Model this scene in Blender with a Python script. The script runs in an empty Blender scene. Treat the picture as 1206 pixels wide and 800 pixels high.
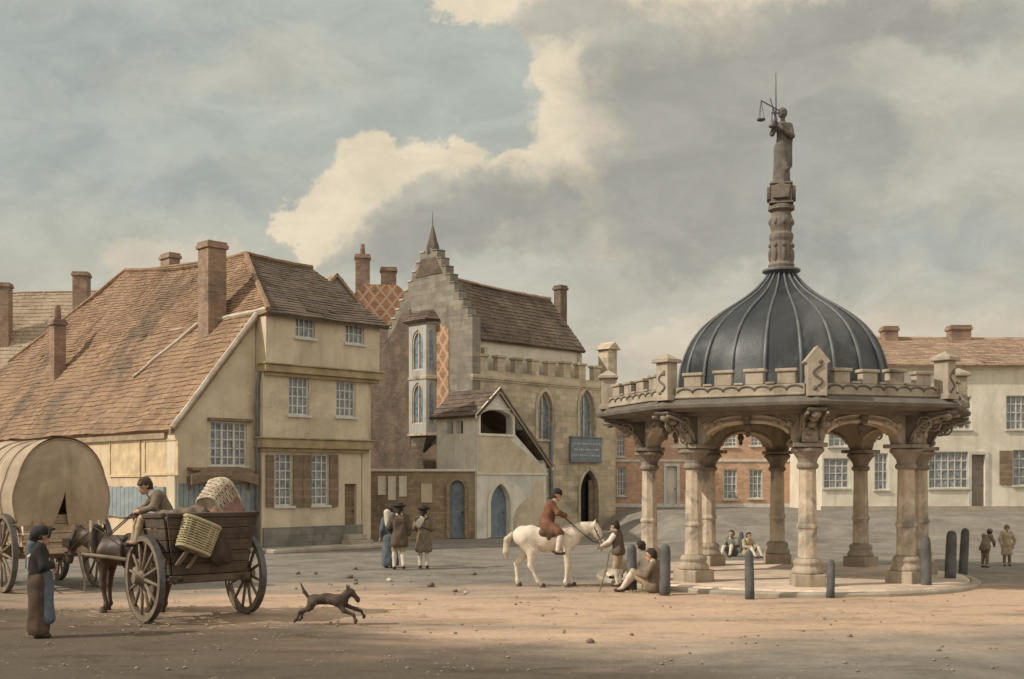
import bpy, bmesh, math, random
import numpy as np
from mathutils import Vector, Matrix, noise
random.seed(7)
SC = bpy.context.scene
COL = SC.collection
R = math.radians
F = 1318.0; HZ = 565.0; CX = 603.0; EYE = 2.4      # measured off the photograph: focal length, horizon, centre, eye height

def at(px, py, Y):
    return Vector(((px-CX)/F*Y, Y, EYE-(py-HZ)/F*Y))
def ground(px, py):
    Y = EYE*F/(py-HZ)
    return Vector(((px-CX)/F*Y, Y, 0))
def hit(org, rot, plane, px, py, axis=1):
    """where the sight line through a measured point meets a wall plane, in the wall's own frame"""
    m = Matrix.Rotation(-rot, 3, 'Z')
    o = m @ (Vector((0,0,EYE))-Vector((org[0],org[1],0)))
    d = m @ Vector(((px-CX)/F, 1, -(py-HZ)/F))
    t = (plane-o[axis])/d[axis]
    return o+d*t

# ---------------------------------------------------------------- materials
class NT:
    def __init__(s, tree): s.t = tree
    def n(s, typ, **kw):
        nd = s.t.nodes.new(typ)
        for k, v in kw.items(): setattr(nd, k, v)
        return nd
    def put(s, sock, v):
        if isinstance(v, bpy.types.NodeSocket): s.t.links.new(v, sock)
        else: sock.default_value = v
    def math(s, op, a, b=0.0, c=None, clamp=False):
        nd = s.n('ShaderNodeMath', operation=op, use_clamp=clamp)
        s.put(nd.inputs[0], a); s.put(nd.inputs[1], b)
        if c is not None: s.put(nd.inputs[2], c)
        return nd.outputs[0]
    def vec(s, op, a, b=None, scale=None):
        nd = s.n('ShaderNodeVectorMath', operation=op)
        s.put(nd.inputs[0], a)
        if b is not None: s.put(nd.inputs[1], b)
        if scale is not None: s.put(nd.inputs['Scale'], scale)
        return nd.outputs['Value'] if op in ('LENGTH','DOT_PRODUCT') else nd.outputs[0]
    def mix(s, f, a, b, blend='MIX'):
        nd = s.n('ShaderNodeMix', data_type='RGBA', blend_type=blend)
        s.put(nd.inputs['Factor'], f); s.put(nd.inputs[6], a); s.put(nd.inputs[7], b)
        return nd.outputs[2]
    def ss(s, x, a, b, lo=0.0, hi=1.0, interp='SMOOTHSTEP'):
        nd = s.n('ShaderNodeMapRange', interpolation_type=interp)
        s.put(nd.inputs[0], x)
        for i, v in enumerate((a, b, lo, hi)): s.put(nd.inputs[i+1], v)
        return nd.outputs[0]
    def noise(s, v, scale, detail=4, rough=.55, dist=0.0):
        nd = s.n('ShaderNodeTexNoise')
        s.put(nd.inputs['Vector'], v); nd.inputs['Scale'].default_value = scale
        nd.inputs['Detail'].default_value = detail; nd.inputs['Roughness'].default_value = rough
        nd.inputs['Distortion'].default_value = dist
        return nd
    def comb(s, x, y, z=0.0):
        nd = s.n('ShaderNodeCombineXYZ')
        for i, v in enumerate((x, y, z)): s.put(nd.inputs[i], v)
        return nd.outputs[0]
    def sep(s, v):
        nd = s.n('ShaderNodeSeparateXYZ'); s.put(nd.inputs[0], v); return nd.outputs

def C4(c): return (c[0], c[1], c[2], 1.0)
MATS = {}
def mat(name, c1, c2=None, scale=1.5, rough=.85, bump=.25, bscale=None, c3=None, stain=.5, pattern=None, metal=0.0, spec=.3, crack=0.0, streak=.35):
    """plaster, stone, wood, cloth, tile or brick with mottling and blotchy stains"""
    if name in MATS: return MATS[name]
    m = bpy.data.materials.new(name); m.use_nodes = True
    g = NT(m.node_tree); b = m.node_tree.nodes['Principled BSDF']
    c2 = c2 or tuple(x*.72 for x in c1); c3 = c3 or tuple(x*.6 for x in c1)
    tc = g.n('ShaderNodeTexCoord')
    ob = tc.outputs['Object']; uv = tc.outputs['UV']
    n1 = g.noise(ob, scale, 5, .6).outputs[0]
    col = g.mix(g.ss(n1, .36, .64), C4(c1), C4(c2))
    n2 = g.noise(g.vec('ADD', ob, (7.3, 2.1, 5.5)), scale*.32, 6, .68, .8).outputs[0]
    col = g.mix(g.math('MULTIPLY', g.ss(n2, .5, .66), stain), col, C4(c3))
    h = g.noise(ob, bscale or scale*9, 6, .65).outputs[0]
    if pattern:
        kind, bw, rh, mort, dark = pattern
        br = g.n('ShaderNodeTexBrick'); g.put(br.inputs['Vector'], uv)
        br.inputs['Scale'].default_value = 1.0
        br.inputs['Brick Width'].default_value = bw; br.inputs['Row Height'].default_value = rh
        br.inputs['Mortar Size'].default_value = mort; br.inputs['Mortar Smooth'].default_value = .6
        br.inputs['Color1'].default_value = (.72,.72,.72,1); br.inputs['Color2'].default_value = (1.2,1.17,1.14,1)
        br.inputs['Mortar'].default_value = (dark, dark, dark, 1); br.inputs['Bias'].default_value = .1
        if kind == 'plank': br.offset = .5; br.squash = 1
        fade = g.ss(g.noise(ob, .6, 4, .6).outputs[0], .3, .6, .35, .95)
        col = g.mix(fade, col, g.mix(1.0, col, br.outputs['Color'], 'MULTIPLY'))
        h = g.math('SUBTRACT', h, g.math('MULTIPLY', br.outputs['Fac'], .9))
    if pattern or crack:
        sn = g.noise(g.vec('MULTIPLY', ob, (2.6, 2.6, .3)), 1.0, 6, .65, .3).outputs[0]      # rain streaks down the wall
        col = g.mix(g.math('MULTIPLY', g.ss(sn, .5, .68), streak), col, g.mix(1.0, col, (.62,.60,.57,1), 'MULTIPLY'))
    if crack:
        cn = g.noise(ob, .55, 7, .62, 1.2).outputs[0]
        cf = g.math('MULTIPLY', g.ss(g.math('ABSOLUTE', g.math('SUBTRACT', cn, .5)), .0035, .0008), g.ss(g.noise(ob, .7, 2).outputs[0], .48, .58))
        col = g.mix(g.math('MULTIPLY', cf, crack), col, g.mix(1.0, col, (.35,.33,.30,1), 'MULTIPLY'))
        h = g.math('SUBTRACT', h, g.math('MULTIPLY', cf, .6))
    fine = g.noise(ob, scale*22, 3, .6).outputs[0]
    col = g.mix(.35, col, g.mix(1.0, col, g.mix(fine, (.55,.55,.55,1), (1.45,1.45,1.45,1)), 'MULTIPLY'))
    g.put(b.inputs['Base Color'], col)
    b.inputs['Roughness'].default_value = rough; b.inputs['Metallic'].default_value = metal
    b.inputs['Specular IOR Level'].default_value = spec
    bp = g.n('ShaderNodeBump'); bp.inputs['Strength'].default_value = bump; bp.inputs['Distance'].default_value = .03
    g.put(bp.inputs['Height'], h); g.put(b.inputs['Normal'], bp.outputs[0])
    MATS[name] = m
    return m
def diaper(name, c1, c2):
    """brick laid in a lozenge pattern"""
    m = mat(name, c1, scale=2.0, bump=.3, pattern=('brick', .24, .08, .012, .7))
    g = NT(m.node_tree); b = m.node_tree.nodes['Principled BSDF']
    src = b.inputs['Base Color'].links[0].from_socket
    x = g.sep(g.n('ShaderNodeTexCoord').outputs['UV'])
    def stripe(s):
        v = g.math('ADD', x[0], g.math('MULTIPLY', x[1], s))
        return g.ss(g.math('ABSOLUTE', g.math('SUBTRACT', g.math('FRACT', g.math('MULTIPLY', v, 1.55)), .5)), .08, .13, 1, 0)
    f = g.math('MAXIMUM', stripe(.8), stripe(-.8))
    g.put(b.inputs['Base Color'], g.mix(g.math('MULTIPLY', f, .75), src, C4(c2)))
    return m
def glass(name, c, rough=.18):
    m = mat(name, c, tuple(x*.45 for x in c), scale=4.5, rough=rough, bump=.5, bscale=4.5, spec=.6)
    return m

PL_OCHRE = mat('ochre_plaster', (.65,.545,.395), (.56,.465,.33), 1.2, c3=(.40,.335,.245), stain=.6, crack=.5)
PL_CREAM = mat('cream_plaster', (.66,.515,.34), (.58,.44,.285), 1.1, c3=(.45,.35,.235), stain=.55, crack=.4)
PL_GREY = mat('grey_plaster', (.38,.36,.31), (.32,.30,.26), 1.4, c3=(.24,.23,.21))
PL_WHITE = mat('white_plaster', (.74,.68,.56), (.66,.59,.47), .9, c3=(.50,.45,.36), stain=.55, crack=.3)
PL_BAY = mat('grey_bay_plaster', (.47,.45,.395), (.39,.37,.325), 1.4, c3=(.26,.25,.22), stain=.7, crack=.3)
PL_PORCH = mat('limewashed_plaster', (.74,.69,.585), (.64,.60,.505), 1.1, c3=(.42,.42,.39), stain=.6, crack=.4)
ST_HALL = mat('guildhall_stone', (.53,.45,.33), (.45,.375,.27), 1.0, c3=(.27,.23,.17), stain=.65, pattern=('brick', .55, .26, .012, .72))
ST_GABLE = mat('weathered_gable_stone', (.275,.245,.195), (.20,.175,.14), .8, c3=(.115,.097,.077), stain=.8, pattern=('brick', .5, .24, .012, .7))
BR_DARK = mat('dark_brown_brick', (.155,.115,.083), (.11,.08,.058), 1.3, c3=(.07,.054,.042), stain=.7, pattern=('brick', .26, .085, .012, 1.25))
BR_RED = mat('orange_red_brick', (.56,.36,.245), (.49,.30,.205), 1.0, c3=(.42,.31,.225), stain=.6, pattern=('brick', .24, .08, .01, 1.15))
BR_CHIM = mat('chimney_brick', (.36,.255,.18), (.29,.19,.135), 2.2, c3=(.18,.13,.10), stain=.7, pattern=('brick', .24, .08, .014, .75))
BR_DIAPER = diaper('diaper_brick', (.47,.25,.145), (.50,.40,.28))
BR_WALL = mat('yellow_brown_wall_brick', (.36,.275,.175), (.29,.215,.135), 1.3, c3=(.19,.145,.10), stain=.7, pattern=('brick', .3, .11, .014, .8))
TILE = mat('brown_roof_tile', (.33,.213,.132), (.25,.158,.096), .7, c3=(.155,.112,.075), stain=.9, bump=.5, pattern=('brick', .17, .24, .014, .55))
TILE_DK = mat('dark_roof_tile', (.175,.128,.095), (.125,.092,.069), 1.1, c3=(.085,.066,.053), stain=.6, bump=.5, pattern=('brick', .17, .24, .014, .6))
TILE_PALE = mat('faded_roof_tile', (.42,.33,.24), (.36,.275,.19), .8, c3=(.29,.22,.16), stain=.6, bump=.45, pattern=('brick', .17, .24, .014, .7))
TILE_RED = mat('red_roof_tile', (.44,.31,.22), (.38,.26,.185), .7, c3=(.32,.235,.175), stain=.6, bump=.45, pattern=('brick', .17, .24, .014, .65))
MORTAR = mat('lime_mortar', (.55,.48,.38), (.42,.35,.27), 3)
TIMBER = mat('brown_painted_wood', (.255,.19,.125), (.20,.145,.095), 3, c3=(.15,.11,.075), pattern=('plank', 2.5, .14, .008, .6))
WOOD_DK = mat('dark_cart_wood', (.115,.085,.06), (.08,.058,.042), 3, c3=(.05,.038,.03), stain=.6, pattern=('plank', 3.0, .17, .01, .5))
WOOD_LT = mat('pale_wood', (.42,.33,.22), (.34,.26,.17), 4, pattern=('plank', 3.0, .12, .008, .6))
WOOD_BLUE = mat('blue_grey_boards', (.29,.32,.32), (.23,.26,.265), 3, c3=(.18,.2,.2), bump=.3)
WOOD_WHEEL = mat('wheel_wood', (.23,.175,.12), (.16,.12,.085), 5, c3=(.10,.08,.06))
IRON = mat('worn_iron', (.14,.135,.125), (.09,.085,.08), 8, rough=.55, metal=.4)
WHITE_PAINT = mat('white_window_paint', (.66,.64,.57), (.56,.54,.48), 5)
GLASS = glass('old_window_glass', (.30,.325,.33))  # base colour lightened to stand for sky reflected in the panes
GLASS_BLUE = glass('blue_window_glass', (.22,.275,.32))
DOOR_BLUE = mat('faded_blue_door_paint', (.23,.275,.30), (.17,.21,.235), 2.5, c3=(.09,.12,.15), stain=.7)
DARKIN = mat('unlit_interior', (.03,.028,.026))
ST_CROSS = mat('cross_stone', (.44,.37,.285), (.36,.30,.225), 1.6, c3=(.17,.145,.115), stain=.85, bump=.5, crack=.1, streak=.7)
ST_SHAFT = mat('column_stone', (.62,.515,.385), (.45,.36,.26), 2.2, c3=(.175,.165,.145), stain=.85, bump=.5, crack=.1, streak=.7)
ST_DARK = mat('dark_brown_stone', (.175,.15,.12), (.125,.107,.087), 2.0, c3=(.09,.078,.062), stain=.6, bump=.5)  # darker stone for ceiling, cornice, corbels and carvings
ST_TOP = mat('brown_spire_stone', (.225,.185,.15), (.17,.14,.115), 4, c3=(.10,.085,.072), stain=.7, bump=.6)
ST_FIG = mat('grey_statue_stone', (.185,.165,.14), (.13,.115,.098), 5, c3=(.085,.078,.07), bump=.4)
LEAD = mat('lead_sheet', (.036,.038,.039), (.022,.024,.025), .8, rough=.46, c3=(.115,.118,.114), stain=.75, bump=.2, spec=.5, crack=.01, streak=.6)
LEAD_RIB = mat('lead_roll', (.14,.143,.14), (.095,.097,.096), 3, rough=.45, bump=.1, spec=.5)
PAVING = mat('pink_stone_paving', (.66,.53,.41), (.58,.45,.34), .9, c3=(.36,.275,.20), stain=.5, pattern=('brick', .9, .6, .012, .75))
KERB = mat('kerb_stone', (.40,.345,.27), (.33,.28,.21), 2, c3=(.22,.19,.15))
PAVE = mat('pale_pavement', (.52,.46,.37), (.44,.385,.30), 1.2, c3=(.33,.29,.23), pattern=('brick', .8, .5, .012, .75))
POST = mat('blue_grey_bollard', (.13,.128,.12), (.085,.084,.08), 3, c3=(.05,.05,.048), stain=.8, bump=.5)
CANVAS = mat('wagon_canvas', (.45,.355,.25), (.37,.285,.195), 1.6, c3=(.27,.205,.145), stain=.6, bump=.3)
WICKER = mat('yellow_wicker', (.46,.39,.24), (.40,.33,.19), 9, c3=(.20,.16,.09))
WICKER_P = mat('pale_wicker', (.58,.50,.37), (.40,.31,.22), 9, c3=(.25,.17,.12))
SACK = mat('brown_sackcloth', (.22,.165,.12), (.16,.12,.088), 5, bump=.5)
STONE_BR = mat('field_stone', (.22,.165,.12), (.15,.115,.085), 12)
STONE_WH = mat('pale_field_stone', (.58,.52,.43), (.45,.40,.32), 12)
SKIN = mat('skin', (.50,.31,.205), (.44,.26,.17), 9, rough=.6, bump=.05)
HAIR = mat('dark_hair', (.055,.042,.032), (.035,.027,.021), 20)
EYEM = mat('dark_eye', (.02,.018,.016), rough=.3)
COAT_BR = mat('brown_coat_wool', (.135,.10,.075), (.10,.075,.055), 8, bump=.3)
COAT_RED = mat('russet_coat_wool', (.20,.095,.055), (.145,.068,.04), 8, bump=.3)
COAT_DRAB = mat('drab_coat_wool', (.225,.175,.12), (.17,.13,.09), 8, bump=.3)
COAT_GREY = mat('grey_coat_wool', (.22,.205,.175), (.17,.155,.13), 8, bump=.3)
COAT_BLUE = mat('blue_grey_cloth', (.125,.15,.175), (.095,.115,.135), 8, bump=.3)
SKIRT_BR = mat('brown_skirt_wool', (.105,.068,.046), (.07,.046,.032), 7, bump=.3)
DARKCL = mat('near_black_cloth', (.035,.03,.028), (.025,.022,.02), 8, bump=.3)
LINEN = mat('white_linen', (.66,.60,.50), (.56,.50,.41), 8, bump=.2)
BREECH = mat('buff_breeches', (.44,.345,.225), (.36,.275,.175), 8, bump=.2)
LEATHER = mat('dark_leather', (.06,.042,.03), (.04,.028,.021), 9, rough=.55)
HORSE_W = mat('white_horse_coat', (.70,.62,.50), (.62,.53,.41), 7, c3=(.40,.31,.22), stain=.75, rough=.7, bump=.25)
HORSE_B = mat('dark_bay_horse_coat', (.085,.055,.038), (.06,.04,.029), 3, c3=(.13,.08,.052), rough=.5, bump=.08)
HOOF = mat('hoof_horn', (.10,.08,.06))
MANE_W = mat('white_mane_hair', (.58,.51,.41), (.45,.38,.29), 18)
DOG = mat('dark_dog_fur', (.085,.06,.045), (.055,.04,.031), 9, c3=(.15,.11,.08), bump=.4)
SIGN = mat('blue_grey_signboard', (.22,.255,.275), (.17,.20,.22), 4)
SIGN_TXT = mat('faded_sign_lettering', (.50,.51,.49))

# ---------------------------------------------------------------- mesh building
def V(*a): return Vector(a)
def lerp(a, b, t): return a+(b-a)*t
def box_uv(me):
    uv = me.uv_layers.new(name='UVMap')
    n = len(me.loops)
    out = np.zeros(n*2, 'f')
    co = np.zeros(len(me.vertices)*3, 'f'); me.vertices.foreach_get('co', co); co = co.reshape(-1,3)
    for p in me.polygons:
        nr = p.normal
        h = V(0,0,1).cross(nr)
        h = V(1,0,0) if h.length < .05 else h.normalized()
        v = nr.cross(h)
        for li in p.loop_indices:
            c = co[me.loops[li].vertex_index]
            out[2*li] = c[0]*h.x+c[1]*h.y+c[2]*h.z; out[2*li+1] = c[0]*v.x+c[1]*v.y+c[2]*v.z
    uv.data.foreach_set('uv', out)
def link(name, me, parent=None, loc=None, rot=None):
    o = bpy.data.objects.new(name, me); COL.objects.link(o)
    if parent: o.parent = parent
    if loc is not None: o.location = loc
    if rot is not None: o.rotation_euler = (0,0,rot) if isinstance(rot, (int,float)) else rot
    return o
class MB:
    def __init__(s): s.v = []; s.f = []; s.m = []
    def poly(s, pts, m=0):
        i = len(s.v); s.v += [tuple(p) for p in pts]; s.f.append(tuple(range(i, i+len(pts)))); s.m.append(m); return s
    def raw(s, vs, fs, m=0):
        i = len(s.v); s.v += [tuple(p) for p in vs]; s.f += [tuple(i+k for k in f) for f in fs]; s.m += [m]*len(fs); return s
    def box(s, x0, x1, y0, y1, z0, z1, m=0, M=None):
        vs = [V(x,y,z) for z in (z0,z1) for y in (y0,y1) for x in (x0,x1)]
        if M: vs = [M @ p for p in vs]
        return s.raw(vs, [(0,2,3,1),(4,5,7,6),(0,1,5,4),(2,6,7,3),(0,4,6,2),(1,3,7,5)], m)
    def prism(s, pts, d, m=0):
        """pts: planar loop; d: vector to the other face"""
        n = len(pts); q = [p+d for p in pts]
        return s.raw(list(pts)+q, [tuple(range(n-1,-1,-1)), tuple(range(n,2*n))]+[(i,(i+1)%n,n+(i+1)%n,n+i) for i in range(n)], m)
    def wallprism(s, pts, y0, y1, m=0):       # (x,z) loop extruded in y
        return s.prism([V(x,y0,z) for x,z in pts], V(0,y1-y0,0), m)
    def tube(s, pts, r, n=8, m=0, cap=True):
        pts = [Vector(p) for p in pts]; k = len(pts)
        rs = r if isinstance(r, (list,tuple)) else [r]*k
        vs = []; prev = None
        for i, p in enumerate(pts):
            t = (pts[min(i+1,k-1)]-pts[max(i-1,0)]).normalized()
            if prev is None:
                a = t.cross(V(0,0,1))
                if a.length < .1: a = t.cross(V(1,0,0))
            else: a = prev-t*prev.dot(t)
            a.normalize(); prev = a; b = t.cross(a)
            vs += [p+(a*math.cos(2*math.pi*j/n)+b*math.sin(2*math.pi*j/n))*rs[i] for j in range(n)]
        fs = [(i*n+j, i*n+(j+1)%n, (i+1)*n+(j+1)%n, (i+1)*n+j) for i in range(k-1) for j in range(n)]
        if cap: fs += [tuple(range(n-1,-1,-1)), tuple((k-1)*n+j for j in range(n))]
        return s.raw(vs, fs, m)
    def lathe(s, prof, n=24, ph=0.0, c=(0,0), m=0, sq=None, cap=True):
        vs = []
        for r, z in prof:
            for j in range(n):
                a = ph+2*math.pi*j/n
                vs.append((c[0]+r*math.cos(a), c[1]+r*math.sin(a), z))
        k = len(prof)
        fs = [(i*n+j, i*n+(j+1)%n, (i+1)*n+(j+1)%n, (i+1)*n+j) for i in range(k-1) for j in range(n)]
        if cap: fs += [tuple(range(n-1,-1,-1)), tuple((k-1)*n+j for j in range(n))]
        return s.raw(vs, fs, m)
    def ball(s, c, r, n=10, m=0):
        rr = r if isinstance(r, (list,tuple)) else (r,r,r)
        vs = []; fs = []
        for i in range(n+1):
            ph = math.pi*i/n
            for j in range(2*n):
                th = math.pi*j/n
                vs.append((c[0]+rr[0]*math.sin(ph)*math.cos(th), c[1]+rr[1]*math.sin(ph)*math.sin(th), c[2]-rr[2]*math.cos(ph)))
        for i in range(n):
            for j in range(2*n):
                fs.append((i*2*n+j, i*2*n+(j+1)%(2*n), (i+1)*2*n+(j+1)%(2*n), (i+1)*2*n+j))
        return s.raw(vs, fs, m)
    def mesh(s, name, mats, smooth=False, fix=True):
        me = bpy.data.meshes.new(name)
        me.from_pydata(s.v, [], s.f)
        if not isinstance(mats, (list,tuple)): mats = [mats]
        for mm in mats: me.materials.append(mm)
        if s.m: me.polygons.foreach_set('material_index', s.m)
        bm = bmesh.new(); bm.from_mesh(me)
        bmesh.ops.remove_doubles(bm, verts=bm.verts, dist=1e-5)
        bmesh.ops.dissolve_degenerate(bm, edges=bm.edges, dist=1e-6)
        if fix: bmesh.ops.recalc_face_normals(bm, faces=bm.faces)
        bm.to_mesh(me); bm.free()
        if smooth: me.polygons.foreach_set('use_smooth', [True]*len(me.polygons))
        me.update(); box_uv(me)
        return me
    def build(s, name, mats, parent=None, loc=None, rot=None, smooth=False, bevel=0, cut=None):
        me = s.mesh(name, mats, smooth)
        if cut: me = boolean(me, cut, name)
        o = link(name, me, parent, loc, rot)
        if bevel:
            b = o.modifiers.new('soft_edges', 'BEVEL'); b.width = bevel; b.segments = 2; b.limit_method = 'ANGLE'; b.angle_limit = R(40)
        if smooth == 'auto': pass
        return o
def boolean(me, cutter, name):
    a = bpy.data.objects.new('tmp_a', me); COL.objects.link(a)
    cm = cutter.mesh('tmp_cut', me.materials[0]); b = bpy.data.objects.new('tmp_b', cm); COL.objects.link(b)
    md = a.modifiers.new('b', 'BOOLEAN'); md.operation = 'DIFFERENCE'; md.object = b; md.solver = 'EXACT'
    dg = bpy.context.evaluated_depsgraph_get(); dg.update()
    out = bpy.data.meshes.new_from_object(a.evaluated_get(dg))
    out.name = name
    bpy.data.objects.remove(a); bpy.data.objects.remove(b)
    for l in list(out.uv_layers): out.uv_layers.remove(l)
    box_uv(out)
    return out
def tag(o, label=None, cat=None, group=None, kind=None):
    if label: o['label'] = label
    if cat: o['category'] = cat
    if group: o['group'] = group
    if kind: o['kind'] = kind
    return o
def empty(name, loc, rz=0.0, label=None, cat=None, group=None):
    o = bpy.data.objects.new(name, None); COL.objects.link(o)
    o.location = loc; o.rotation_euler = (0,0,rz); o.empty_display_size = .2
    return tag(o, label, cat, group)
def children(o): return [c for c in bpy.data.objects if c.parent == o]
def copy_tree(o, parent=None):
    c = o.copy(); COL.objects.link(c); c.parent = parent
    for ch in children(o): copy_tree(ch, c)
    return c

def roof(mb, eL, eR, rR, rL, course=.26, lift=.02, m=0, thick=.12, sag=.04, seed=0, wob=.025):
    """a tiled slope laid in stepped, slightly uneven courses; eave left/right then ridge right/left"""
    eL, eR, rR, rL = map(Vector, (eL, eR, rR, rL))
    nr = (eR-eL).cross(rL-eL)
    if nr.length < 1e-6: nr = (eR-eL).cross(rR-eL)
    nr.normalize()
    if nr.z < 0: nr = -nr
    rows = max(2, int(((rL-eL).length+(rR-eR).length)/2/course))
    cols = max(2, int(max((eR-eL).length, (rR-rL).length)/.55))
    def P(i, j):
        t = i/rows; w = j/cols
        p = lerp(lerp(eL, rL, t), lerp(eR, rR, t), w)
        wb = noise.noise(V(p.x*.5+seed, p.y*.5, p.z*.5))*wob*1.6+noise.noise(V(p.x*2.3, p.y*2.3+seed, p.z*2.3))*wob
        return p+nr*wb+V(0,0,-sag*math.sin(math.pi*w)*t)
    for i in range(rows):
        for j in range(cols):
            a = P(i,j)+nr*(lift+random.uniform(-.01,.016)+(.03 if random.random() < .02 else 0)); b = P(i,j+1)+nr*(lift+random.uniform(-.01,.016))
            c = P(i+1,j+1); d = P(i+1,j)
            mb.poly([a,b,c,d], m)
            mb.poly([P(i,j)-nr*.01, P(i,j+1)-nr*.01, b, a], m)
    for a, b in ((eL,eR),(eR,rR),(rR,rL),(rL,eL)):
        if (a-b).length > 1e-4: mb.poly([a, b, b-nr*thick, a-nr*thick], m)
    mb.poly([eL-nr*thick, eR-nr*thick, rR-nr*thick, rL-nr*thick], m)
def ridge_line(mb, a, b, r=.09, m=0, sag=.04):
    k = max(3, int((b-a).length/.4)); pts = []
    for i in range(k+1):
        p = lerp(a, b, i/k); pts.append(p+V(0,0,-sag*math.sin(math.pi*i/k)+noise.noise(p*2)*.03+.03))
    mb.tube(pts, r, 6, m)

# ---------------------------------------------------------------- openings
def arch_pts(w, h, rise, n=8, kind='pointed'):
    """outline (x,z) of an opening with its foot at z=0, springing at h-rise"""
    pts = [(-w/2, 0), (w/2, 0)]
    s = h-rise
    if kind == 'pointed':
        rad = (rise*rise+w*w/4)/w
        c = w/2-rad
        a1 = math.asin(min(1, rise/rad))
        R_ = [(c+rad*math.cos(a1*i/n), s+rad*math.sin(a1*i/n)) for i in range(n+1)]
        pts += R_ + [(-x, z) for x, z in reversed(R_[:-1])]
    elif kind == 'round':
        pts += [(w/2*math.cos(math.pi*i/(2*n)), s+rise*math.sin(math.pi*i/(2*n))) for i in range(2*n+1)]
    else: pts += [(w/2, h), (-w/2, h)]
    return pts
def ring(mb, outer, inner, y0, y1, m=0):
    n = len(outer)
    A = [V(x,y0,z) for x,z in outer]; B = [V(x,y0,z) for x,z in inner]
    A2 = [p+V(0,y1-y0,0) for p in A]; B2 = [p+V(0,y1-y0,0) for p in B]
    for i in range(n):
        j = (i+1) % n
        mb.poly([A[i],A[j],B[j],B[i]], m); mb.poly([A2[i],B2[i],B2[j],A2[j]], m)
        mb.poly([A[i],A2[i],A2[j],A[j]], m); mb.poly([B[i],B[j],B2[j],B2[i]], m)
def window(parent, pos, rot, w, h, cols=3, rows=4, frame=WHITE_PAINT, pane=GLASS, sill=True, kind='rect', rise=0, surround=None, label=None, depth=.1, bar=.042, mull=()):
    """origin at the foot of the opening in the outer wall face; x to the right seen from outside, y inwards"""
    f = MB(); t = .055
    if kind == 'rect':
        out = arch_pts(w, h, 0, kind='rect'); inn = [(x-math.copysign(t,x), t if z < h/2 else h-t) for x,z in out]
        tops = lambda x: h-t
    else:
        out = arch_pts(w, h, rise, 8, kind); inn0 = arch_pts(w-2*t, h-1.6*t, rise-.4*t, 8, kind); inn = [(x, z+(t if i < 2 else 0)) for i,(x,z) in enumerate(inn0)]
        def tops(x):
            best = h-rise
            for (x0,z0),(x1,z1) in zip(inn[2:], inn[3:]):
                if min(x0,x1)-1e-6 <= x <= max(x0,x1)+1e-6: best = max(best, z0+(z1-z0)*(x-x0)/((x1-x0) or 1))
            return best
    ring(f, out, inn, depth-.03, depth+.06)
    for i in range(1, cols):
        x = -w/2+w*i/cols; b = bar*(1.9 if i in mull else 1)
        f.box(x-b/2, x+b/2, depth-.004-(.02 if i in mull else 0), depth+.03, t, tops(x))
    for j in range(1, rows):
        z = h*j/rows
        hw = w/2-t
        if kind != 'rect' and z > h-rise: continue
        f.box(-hw, hw, depth-.001, depth+.028, z-bar/2, z+bar/2)
    fo = f.build('window', frame, parent, pos, rot)
    if label: fo['label'] = label
    p = MB(); p.poly([V(x, depth+.035, z) for x, z in inn]); p.build('pane', pane, fo)
    if sill:
        s = MB(); s.box(-w/2-.07, w/2+.07, -.09, depth+.02, -.085, -.003); s.build('sill', surround or frame, fo, bevel=.012)
    if surround and kind != 'rect':
        s = MB(); o2 = arch_pts(w+.3, h+.17, rise+.1, 8, kind); s_in = arch_pts(w+.005, h+.005, rise, 8, kind)
        ring(s, [(x, z if i > 1 else 0) for i,(x,z) in enumerate(o2)], s_in, -.06, .05); s.build('surround', surround, fo)
    return fo
def cutter_at(mb, pos, rot, w, h, rise=0, kind='rect', d=.5):
    M = Matrix.Translation(Vector(pos)) @ Matrix.Rotation(rot, 4, 'Z')
    pts = [M @ V(x, -.3, z) for x, z in arch_pts(w, h, rise, 8, kind)]
    mb.prism(pts, (M.to_3x3() @ V(0, .3+d, 0)))
def door(parent, pos, rot, w, h, matl=TIMBER, kind='rect', rise=0, depth=.16, frame=None, label=None, boards=5):
    d = MB(); pts = arch_pts(w, h, rise, 8, kind)
    d.prism([V(x, depth, z) for x,z in pts], V(0,.06,0))
    for i in range(1, boards):
        x = -w/2+w*i/boards
        d.box(x-.008, x+.008, depth-.006, depth+.01, .02, h-rise-.02)
    o = d.build('door', matl, parent, pos, rot)
    if label: o['label'] = label
    k = MB(); k.ball((w*.36, depth-.03, h*.45), .035, 6); k.build('handle', IRON, o)
    if frame:
        s = MB(); o2 = arch_pts(w+.3, h+.15, rise+.08 if rise else 0, 8, kind); i2 = arch_pts(w+.006, h+.006, rise, 8, kind)
        ring(s, o2, i2, -.06, .04); s.build('surround', frame, o)
    return o
def chimney(parent, x, y, w, d, z0, z1, m=BR_CHIM, pots=0, rot=0, name='chimney'):
    c = MB(); c.box(-w/2, w/2, -d/2, d/2, z0, z1-.25); c.box(-w/2-.06, w/2+.06, -d/2-.06, d/2+.06, z1-.25, z1-.1); c.box(-w/2-.02, w/2+.02, -d/2-.02, d/2+.02, z1-.1, z1)
    o = c.build(name, m, parent, (x,y,0), rot, bevel=.02)
    for i in range(pots):
        p = MB(); p.lathe([(.13,z1),(.15,z1+.1),(.11,z1+.55),(.13,z1+.6)], 12, c=((i-(pots-1)/2)*.32, 0)); p.build('chimney_pot', BR_CHIM, o, smooth=True)
    return o

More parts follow.
